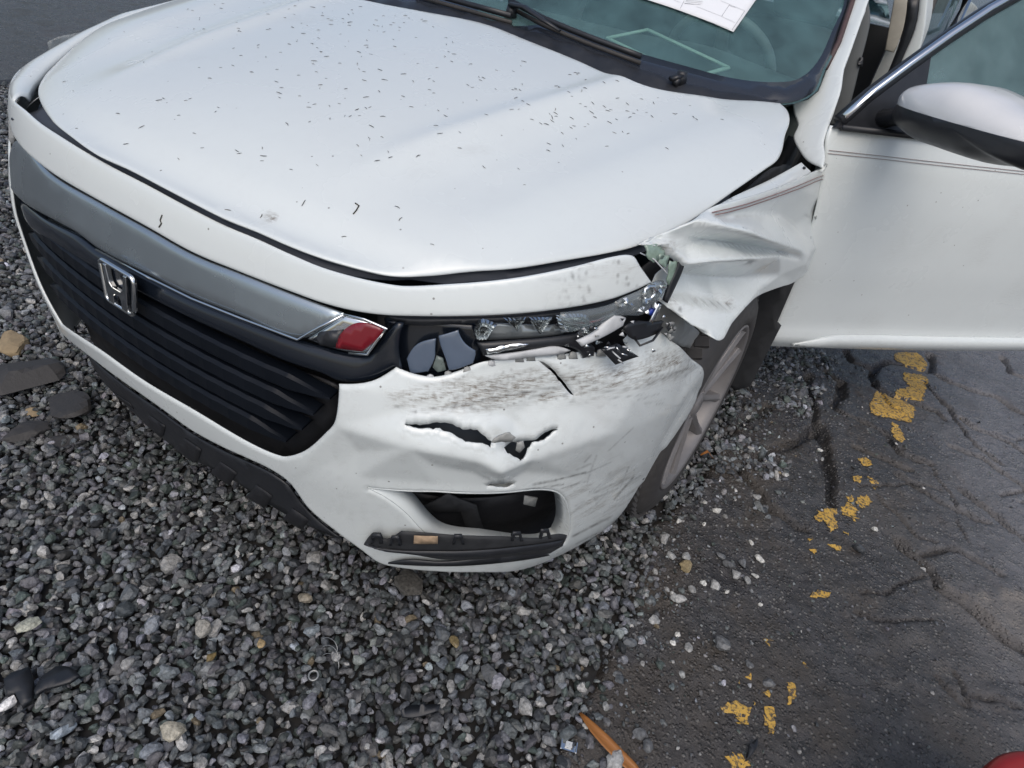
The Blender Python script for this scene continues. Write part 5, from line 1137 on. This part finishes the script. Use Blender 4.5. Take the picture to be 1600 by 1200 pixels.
# ---- worn yellow parking line
m, t, b, o = new_mat('worn yellow paint'); nz = noise(t, 130, 6, .7); nz3 = noise(t, 22, 5, .6)
c = mixc(t, nz3.outputs[0], (.47, .27, .035), (.58, .38, .09)); c = mixc(t, ramp(t, nz.outputs[0], [(.49, 0.), (.58, .95)]).outputs[0], c, (.05, .045, .04)); t.links.new(c, b.inputs['Base Color']); b.inputs['Roughness'].default_value = .5; bump(t, b, nz.outputs[0], .4, .003); YEL = m
line = tag(empty('parking_line', (1.3, .3, 0)), kind='structure')
line['label'] = 'worn broken yellow parking line on the asphalt'
yel = [[(1399, 553), (1433, 553), (1447, 568), (1444, 581), (1428, 576), (1401, 565)], [(1415, 584), (1449, 591), (1447, 603), (1439, 629), (1420, 621), (1404, 619), (1401, 611), (1420, 603), (1409, 592)], [(1369, 612), (1393, 619), (1429, 637), (1423, 659), (1415, 661), (1401, 656), (1364, 648), (1359, 637)], [(1393, 659), (1404, 669), (1413, 688), (1401, 691), (1393, 675)], [(1340, 717), (1353, 715), (1364, 728), (1348, 728)], [(1353, 744), (1372, 755), (1367, 765), (1359, 752)], [(1332, 748), (1345, 745), (1342, 754), (1333, 754)], [(1340, 776), (1353, 773), (1361, 787), (1345, 795), (1337, 784)], [(1324, 777), (1333, 777), (1333, 786), (1325, 784)], [(1321, 787), (1330, 790), (1340, 800), (1329, 808), (1313, 805)], [(1272, 808), (1295, 795), (1308, 795), (1303, 808), (1308, 821), (1295, 831), (1287, 816), (1276, 817)], [(1318, 832), (1325, 831), (1323, 838)],
 [(1330, 806), (1340, 812), (1334, 816)], [(1265, 926), (1278, 923), (1297, 928), (1285, 935), (1268, 933)], [(1192, 1000), (1205, 1000), (1200, 1012)], [(1225, 1070), (1242, 1067), (1241, 1084), (1238, 1100), (1229, 1098), (1232, 1082)], [(1130, 1105), (1150, 1095), (1172, 1110), (1170, 1125), (1155, 1135), (1150, 1118), (1135, 1115)], [(1200, 1102), (1210, 1105), (1208, 1145), (1200, 1148), (1197, 1125)], [(1135, 1185), (1160, 1182), (1172, 1200), (1145, 1207)], [(1251, 1035), (1263, 1040), (1258, 1046)], [(1166, 1056), (1175, 1056), (1171, 1062)], [(1260, 842), (1268, 843), (1263, 847)], [(1263, 859), (1274, 862), (1269, 868)], [(1296, 853), (1313, 856), (1310, 862)], [(1150, 1066), (1156, 1066), (1153, 1072)], [(1195, 1080), (1203, 1080), (1199, 1086)], [(1177, 1096), (1182, 1098), (1178, 1104)]]
for q in yel:
    g = np.array([ground(u, v, .008)[:2] for u, v in q]); L = smooth_loop(g, .007, corner=70); L = L+rng.normal(0, .0034, L.shape)
    V2, F2, _ = fill2d(L, [], .008); X = np.c_[V2, asph_h(V2)+.0016]
    o = mesh_obj('paint_patch', X-np.array([1.3, .3, 0]), F2, YEL, line)
    nf = np.cross(X[F2[:, 1]]-X[F2[:, 0]], X[F2[:, 2]]-X[F2[:, 0]])[:, 2].sum()
    if nf < 0: o.data.flip_normals()

# ================================================================== SMALL THINGS
def lump(name, u, v, size, mat, flat=.55, z=None, sub=IV, faces=IF, parent=None, smooth=False, col=None):
    """chipped stone or lump standing on the ground at a traced pixel"""
    g = ground(u, v, .008); P = g[:2][None]; zz = (asph_h(P)[0] if inpoly(P, bnd)[0] else .014) if z is None else z
    S = stone_shape(sub)*size*np.array([1, 1, flat/.65]); a = rng.uniform(0, 6.28); R = np.array([[math.cos(a), -math.sin(a), 0], [math.sin(a), math.cos(a), 0], [0, 0, 1]]); S = S@R.T
    o = mesh_obj(name, S-[0, 0, S[:, 2].min()], faces, mat, parent, smooth=smooth, attrs={'col': np.repeat(np.r_[col, 1.][None], len(S), 0)} if col is not None else None)
    o.location = (g[0], g[1], zz-.0025); return o
# loose stones lying apart on the asphalt
loose = [(1070, 872, 1.2, 'pale grey'), (1070, 890, 1.4, 'tan'), (1050, 870, 1.1, 'pale grey'), (1115, 915, 1.2, 'pale grey'), (1100, 912, .8, 'white'), (1082, 920, .9, 'pale grey'), (1180, 902, .9, 'white'), (1167, 910, .9, 'pale grey'), (1185, 873, 1.1, 'white'), (1172, 847, .8, 'white'), (1188, 945, .6, 'white'), (1058, 940, 1.5, 'pale grey'), (1052, 930, .8, 'white'), (1020, 970, 1.1, 'pale grey'), (1075, 1015, 1.0, 'pale grey'), (1130, 1012, 1.7, 'grey'), (1057, 992, .6, 'white'), (965, 1055, .9, 'grey'), (945, 1105, .9, 'pale grey'), (977, 1000, .7, 'grey'), (1050, 1005, .6, 'white'), (1135, 925, .7, 'white'), (1100, 785, .6, 'white'), (1120, 800, 1.1, 'white'), (1060, 815, .8, 'white'), (1100, 818, .6, 'white'), (1180, 778, 1.0, 'pale grey'), (1195, 795, .9, 'grey'), (1365, 828, 1.0, 'white'), (1237, 845, .7, 'grey'), (1340, 858, 1.3, 'dark'), (1444, 888, .9, 'white'), (1160, 880, 1.2, 'grey'), (1140, 885, 1.3, 'grey'), (1125, 870, 1.1, 'grey'), (1150, 900, 1.2, 'pale grey'), (1210, 705, .8, 'pale grey'), (1282, 703, .8, 'white'), (1287, 712, .7, 'pale grey'), (915, 1135, .9, 'white'), (960, 1195, 1.5, 'pale grey'), (1000, 1150, 1.2, 'grey'), (1010, 1170, 1.0, 'grey'), (855, 1160, 1.2, 'grey'), (1200, 1070, 1.0, 'grey'), (1215, 990, .7, 'dark'), (1170, 1040, .8, 'grey'), (1120, 1045, .8, 'grey'), (1165, 665, .7, 'white')]
LC = {'white': (.52, .52, .49), 'pale grey': (.27, .275, .27), 'grey': (.12, .125, .13), 'tan': (.26, .21, .12), 'dark': (.05, .055, .06)}
for u, v, s_, k in loose:
    c = np.array(LC[k])*rng.uniform(.85, 1.15)
    o = lump('loose_stone', u, v, .0125*s_, STONE, col=c, sub=IV)
    tag(o, '%s loose stone lying apart from the gravel on wet asphalt' % k, 'stone', 'loose stones on the asphalt')
# individually readable larger stones among the gravel
for u, v, s_, c, lab in [(635, 920, 3.6, (.075, .072, .065), 'large flat dark brown stone in the gravel below the bumper'), (275, 1150, 1.7, (.33, .31, .25), 'large cream coloured stone in the gravel'), (660, 1035, 1.7, (.22, .16, .07), None), (410, 1012, .9, (.32, .24, .13), 'small orange tan stone in the gravel'), (330, 1035, 1.0, (.17, .125, .05), 'ochre brown stone in the gravel'), (322, 990, 1.5, (.27, .26, .23), 'long pale buff stone in the gravel'), (475, 942, 1.3, (.20, .18, .14), 'pointed tan stone in the gravel'), (48, 985, 1.8, (.34, .35, .29), 'long pale green stone in the gravel'), (708, 1010, 1.0, (.18, .14, .07), 'amber brown stone in the gravel'), (20, 1108, 1.3, (.60, .60, .60), 'bright white stone beside dark plastic pieces'), (415, 535+400, 1.1, (.20, .19, .10), None)]:
    if not lab: continue
    z = .022 if s_ < 3 else .016
    o = lump('large_stone', u, v, .0125*s_, STONE, col=np.array(c), z=z, sub=IV, flat=.5 if s_ < 3 else .28); tag(o, lab, 'stone', 'larger stones in the gravel')
# rubble at the far side of the nose
CHUNK = simple('dark broken asphalt', (.035, .034, .034), .65, nvar=.5, nscale=40, bumps=.5); OCH = simple('ochre rubble', (.26, .20, .12), .8, nvar=.6, nscale=45, bumps=.5)
for u, v, s_, m, lab in [(35, 600, .085, CHUNK, 'broken dark asphalt lump with a ridged top beside the air dam'), (110, 645, .06, CHUNK, 'rough dark asphalt lump half sunk in gravel'), (45, 680, .055, CHUNK, 'smaller dark asphalt lump with mossy edge in the gravel'), (22, 545, .055, OCH, 'ochre and white rubble lump on dark asphalt'), (50, 645, .022, OCH, 'small brown rubble bit between asphalt lumps'), (100, 690, .035, CHUNK, 'squared dark asphalt piece in gravel')]:
    o = lump('ochre_lump' if m is OCH else 'asphalt_lump', u, v, s_, m, flat=.34, z=.0, sub=IV3, faces=IF3, smooth=False); tag(o, lab, 'lump', 'broken lumps beside the car nose')
# dark plastic fragments
def shard(name, pts, z0, th, mat, label, cat, tiltz=0, group=None):
    P = np.array([ground(u, v, z0) for u, v in pts]); c = P.mean(0); c[2] = z0; L = smooth_loop(P[:, :2]-c[:2], .006, corner=30)
    V2, F2, _ = fill2d(L, [], .015); zz = .012*np.sin(V2[:, 0]*30)*.4+tiltz*V2[:, 0]
    o = mesh_obj(name, np.c_[V2, zz], F2, mat, smooth=True); nf = np.cross(np.c_[V2, zz][F2[:, 1]]-np.c_[V2, zz][F2[:, 0]], np.c_[V2, zz][F2[:, 2]]-np.c_[V2, zz][F2[:, 0]])[:, 2].sum()
    if nf < 0: o.data.flip_normals()
    o.location = c; solid(o, th); return tag(o, label, cat, group)
DARKP = simple('dark trim plastic', (.014, .016, .020), .5, nvar=.3)
shard('plastic_fragment', [(52, 1078), (62, 1055), (85, 1038), (105, 1040), (126, 1058), (110, 1068), (85, 1073), (70, 1075), (55, 1084)], .046, .006, DARKP, 'curved black plastic fragment lying on top of the gravel', 'fragment', .12, 'plastic fragments')
shard('plastic_fragment', [(6, 1062), (18, 1052), (46, 1042), (50, 1060), (48, 1092), (32, 1101), (22, 1080), (10, 1085)], .044, .016, DARKP, 'folded thick black plastic fragment touching the curved one', 'fragment', -.2, 'plastic fragments')
shard('plastic_fragment', [(626, 1108), (640, 1100), (688, 1102), (684, 1112), (650, 1120), (628, 1118)], .044, .004, DARKP, 'thin flat black plastic strip in the gravel', 'fragment', .05, 'plastic fragments')
shard('plastic_fragment', [(1170, 1165), (1184, 1152), (1182, 1168), (1168, 1186)], .022, .004, DARKP, 'small black plastic sliver beside yellow paint', 'fragment', .05, 'plastic fragments')
# dead leaf blade
def leaf(pts, width, z0, mat, name, label, rise=.01):
    C = np.array([ground(u, v, z0) for u, v in pts]); n = len(C); V, F = [], []
    for i, p in enumerate(C):
        t = C[min(i+1, n-1)]-C[max(i-1, 0)]; t /= np.linalg.norm(t); s_ = np.array([-t[1], t[0], 0]); w_ = width[i]; zz = z0+rise*math.sin(math.pi*i/(n-1)); k = asph_h(p[:2][None])[0] if inpoly(p[:2][None], bnd)[0] else .03
        for f in (-1, -.5, 0, .5, 1): V.append(np.array([p[0], p[1], k+.002+zz-z0+abs(f)*w_*.35])+s_*f*w_)
    for i in range(n-1):
        for j in range(4): F.append((i*5+j, i*5+j+1, (i+1)*5+j+1, (i+1)*5+j))
    V = np.array(V); c = V.mean(0); o = mesh_obj(name, V-c, F, mat); o.location = c; solid(o, .0009, 0); return tag(o, label, 'leaf')
m, t, b, o = new_mat('dead orange leaf'); tc = nd(t, 'ShaderNodeTexCoord'); mpn = nd(t, 'ShaderNodeMapping'); mpn.inputs['Rotation'].default_value = (0, 0, .75); mpn.inputs['Scale'].default_value = (14, 160, 10); t.links.new(tc.outputs['Object'], mpn.inputs['Vector']); nz = noise(t, 2., 4, .6, mpn.outputs[0])
t.links.new(mixc(t, nz.outputs[0], (.20, .075, .018), (.36, .15, .035)), b.inputs['Base Color']); b.inputs['Roughness'].default_value = .4; LEAF = m
leaf([(902, 1112), (912, 1128), (925, 1146), (942, 1164), (962, 1184), (985, 1205), (1010, 1228)], [.001, .006, .010, .012, .012, .011, .006], .006, LEAF, 'dead_leaf', 'long orange brown dead leaf blade at the gravel edge', .012)
leaf([(1090, 721), (1100, 719), (1112, 722)], [.002, .006, .001], .006, LEAF, 'dead_leaf', 'tiny orange dead leaf scrap by the front wheel')
# silver clip
g = ground(888, 1168, .012); clip = empty('metal_clip', (g[0], g[1], asph_h(g[:2][None])[0]), math.radians(20), 'small silver metal clip lying by the orange leaf', 'clip')
bm = bmesh.new(); box_bm(bm, (0, 0, .003), (.030, .012, .003)); bm_obj('clip_plate', bm, CHROME, clip, smooth=False)
for sx in (-1, 1):
    bm = bmesh.new(); box_bm(bm, (sx*.0145, .001, .006), (.003, .021, .010)); bevel(bm_obj('clip_wall', bm, CHROME, clip, smooth=False), .0008)
bm = bmesh.new(); box_bm(bm, (0, .004, .007), (.013, .010, .005)); bm_obj('clip_tongue', bm, PALEP, clip, smooth=False)
# coil of thin wire half hidden between the stones
g = ground(1020-510, 1020, .04)
for k, (u, v) in enumerate([(513, 1012), (514, 1024), (515, 1037)]):
    g = ground(u, v, .034); pts = [(g[0]+.022*math.cos(a), g[1]+.012*math.sin(a), .034+.013*math.sin(a)) for a in np.linspace(.15, 3.0, 12)]
    o = tube('wire_loop', [(p[0]-g[0], p[1]-g[1], p[2]) for p in pts], .0008, simple('grey wire', (.3, .31, .31), .35, metal=.7), None, 5); o.location = (g[0], g[1], 0)
    tag(o, 'thin grey wire loop poking out of the gravel', 'wire', 'wire loops in the gravel')
g = ground(490, 1057, .03); o = tube('metal_ring', ring3((0, 0, .034), (.1, -.2, 1), .009, 18, 0), .0022, simple('grey ring', (.25, .26, .26), .4, metal=.6), None, 8, True); o.location = (g[0], g[1], 0); tag(o, 'small grey washer ring lying in the gravel', 'ring')

# red lidded tub standing in for an unidentified red shape
P = [ground(u, v, .30) for u, v in [(1525, 1200), (1563, 1178), (1600, 1160)]]
r_ = .16; mid = P[1]; tdir = P[2]-P[0]; tdir /= np.linalg.norm(tdir); nrm_ = np.array([tdir[1], -tdir[0], 0]); 
if nrm_@(mid-CAM) > 0 and proj(mid+nrm_*.1)[1] < proj(mid)[1]: nrm_ = -nrm_
if proj(mid+nrm_*.05)[1] < proj(mid)[1]: nrm_ = -nrm_
C0 = mid+nrm_*r_; tub = empty('stand_in_tub', (C0[0], C0[1], 0), 0, 'smooth red round lidded tub standing in for an unidentified red shape', 'tub')
REDP = simple('red stand-in', (.22, .010, .008), .4, nvar=.12, nscale=12)
def lathe_z(name, prof, mat, parent, n=64):
    V = [(r*math.cos(2*math.pi*k/n), r*math.sin(2*math.pi*k/n), z) for k in range(n) for r, z in prof]; m_ = len(prof)
    F = [(k*m_+j, ((k+1) % n)*m_+j, ((k+1) % n)*m_+j+1, k*m_+j+1) for k in range(n) for j in range(m_-1)]; return mesh_obj(name, V, F, mat, parent)
lathe_z('stand_in_tub_body', [(.0, .004), (.118, .004), (.125, .012), (.150, .268), (.150, .272)], REDP, tub); lathe_z('stand_in_tub_lid', [(.150, .262), (.158, .262), (.160, .270), (.160, .292), (.155, .300), (.140, .301), (.134, .296), (0, .297)], REDP, tub)

# ---- paper form on the windshield, seen to its lower edge
A = WIND.pix(1145.5, 51, .004); B = WIND.pix(1010, 0.5, .004); C_ = WIND.pix(1182, -1, .004)
PA, PB, PC = [WIND.ev(q)[0] for q in (A, B, C_)]; e1 = (PB-PA)/np.linalg.norm(PB-PA); e2 = PC-PA; nW = np.cross(e1, e2); nW /= np.linalg.norm(nW)
if nW[2] < 0: nW = -nW
e2 = e2/np.linalg.norm(e2); Wd, Hd = .279, .216
def pp(a, b, d=.0): # along the form: a along the lower edge, b up the sheet
    X = PA+e1*a+e2*b; st = np.array([X[0], 0.]); st[1] = (X[1]-1.06-.30*X[0]**2)/math.cos(WA); return WIND.ev(st)[0]+WIND.nrm(st)[0]*(.006+d)
paper = empty('paper_form', tuple(PA), 0, 'white printed paper form lying on the windshield', 'paper')
PAPM = simple('white paper', (.74, .76, .78), .8, nvar=.03); INK = simple('grey ink', (.28, .29, .31), .8)
V, F = [], []; na, nb = 15, 12
for i in range(na):
    for j in range(nb): V.append(pp(Wd*i/(na-1), Hd*j/(nb-1))-PA)
for i in range(na-1):
    for j in range(nb-1): F.append((i*nb+j, (i+1)*nb+j, (i+1)*nb+j+1, i*nb+j+1))
solid(mesh_obj('sheet', V, F, PAPM, paper), .0005, 0)
def ink(u0, v0, u1, v1, w_=.0005):
    st = [WIND.pix(u, v, .0066) for u, v in ((u0, v0), (u1, v1))]; P = [WIND.ev(WIND.pix(u0+(u1-u0)*k, v0+(v1-v0)*k))[0] for k in np.linspace(0, 1, 5)]; N = WIND.nrm(st[0])[0]
    P = [WIND.ev(q)[0]+WIND.nrm(q)[0]*.0068-PA for q in [st[0]+(st[1]-st[0])*k for k in np.linspace(0, 1, 6)]]
    tube('printed_line', P, w_, INK, paper, 4, flat=.2)
for L in [(1143.7, 47, 1163.7, 17), (1139, 45, 1056, 15), (1127.5, 25.6, 1140, 7), (1063, 13, 1069, 1), (1127.5, 25.6, 1148.5, 35.5), (1127.5, 25.6, 1088, 10), (1140, 7, 1163.7, 17), (1053, 0, 1063, 4), (1140, 7, 1126, 1)]: ink(*L)
for k, L in enumerate([(1070, 5, 1095, 7.5), (1071, 2.5, 1097, 5), (1072, .5, 1098, 2.5), (1069.5, 5.5, 1084, 6.8), (1140, 8.5, 1149, 12)]): ink(*L, .0007)
# ---- pale frame standing in for a reflection in the windshield
fr = [(950, 43), (1015, 30), (1145, 90), (1085, 107)]; PT_ = [w3(u, v, -.03) for u, v in fr]; c = np.mean(PT_, 0)
frame = empty('reflection_frame', tuple(c), 0, 'pale green rectangular frame standing in for a reflection in the windshield', 'frame'); PG = simple('pale green reflection', (.40, .54, .47), .6)
for i in range(4):
    a, b_ = PT_[i]-c, PT_[(i+1) % 4]-c
    tube('reflection_frame_side', [a, (a+b_)/2, b_], .0085, PG, frame, 8, flat=.5)

# ---- fallen needles and specks on the hood
NEED = simple('dry dark needle', (.085, .08, .065), .7, nvar=.4); protos = []
for k in range(5):
    bm = bmesh.new(); L = [.0045, .0055, .004, .006, .005][k]; bend = [.0003, -.0005, .0007, 0, .0008][k]
    tube_bm(bm, [(-L, 0, .0008), (-L*.3, bend, .001), (L*.3, bend, .001), (L, -bend*.4, .0008)], [.00035, .0006, .0006, .0003], 5); me = bpy.data.meshes.new('needle'); bm.to_mesh(me); bm.free(); me.materials.append(NEED); protos.append(me)
hout = proj(HOOD.ev(smooth_loop(hood_out, .02))); N_ND = 295; placed = 0; random.seed(5)
while placed < N_ND:
    r = random.random()
    if r < .42: u, v = random.gauss(640, 190), random.gauss(95, 60)
    elif r < .60: u, v = random.gauss(420, 110), random.gauss(40, 28)
    elif r < .75: u, v = random.gauss(910, 70), random.gauss(165, 28)
    elif r < .86: u, v = random.uniform(100, 1200), random.uniform(20, 250)
    else: u, v = random.uniform(150, 900), random.uniform(150, 400)
    q = np.array([[u, v]])
    if not (0 < v < 420 and 20 < u < 1225) or not inpoly(q, hout)[0] or polydist(q, hout)[0] < 7: continue
    st = HOOD.pix(u, v); P = HOOD.ev(st)[0]; n = Vector(HOOD.nrm(st)[0]); 
    if n.z < 0: n = -n
    o = bpy.data.objects.new('needle', random.choice(protos)); COL.objects.link(o)
    a = random.gauss(.25, .9); x = (Vector((math.cos(a), math.sin(a), 0))-n*n.dot(Vector((math.cos(a), math.sin(a), 0)))).normalized(); y = n.cross(x); s_ = random.uniform(.55, 1.1)
    o.matrix_world = Matrix(((x.x*s_, y.x*s_, n.x*s_, P[0]), (x.y*s_, y.y*s_, n.y*s_, P[1]), (x.z*s_, y.z*s_, n.z*s_, P[2]+.0003), (0, 0, 0, 1)))
    tag(o, 'short dry dark needle fallen on the white hood', 'needle', 'dry needles scattered on the hood'); placed += 1
TW = simple('dark twig', (.03, .028, .02), .8)
for q, lab in [([(555, 318), (561, 322), (557, 329), (552, 335)], 'tiny bent dark twig on the hood above the grille'), ([(254, 336), (251, 344), (253, 349), (249, 355)], 'tiny dark twig curl on the bumper strip above the chrome bar')]:
    S_ = HOOD if q[0][0] > 300 else NOSE; P = [S_.ev(S_.pix(u, v))[0]+S_.nrm(S_.pix(u, v))[0]*.001 for u, v in q]; c = np.mean(P, 0); o = tube('twig', [p-c for p in P], .0011, TW, None, 5); o.location = c; tag(o, lab, 'twig')
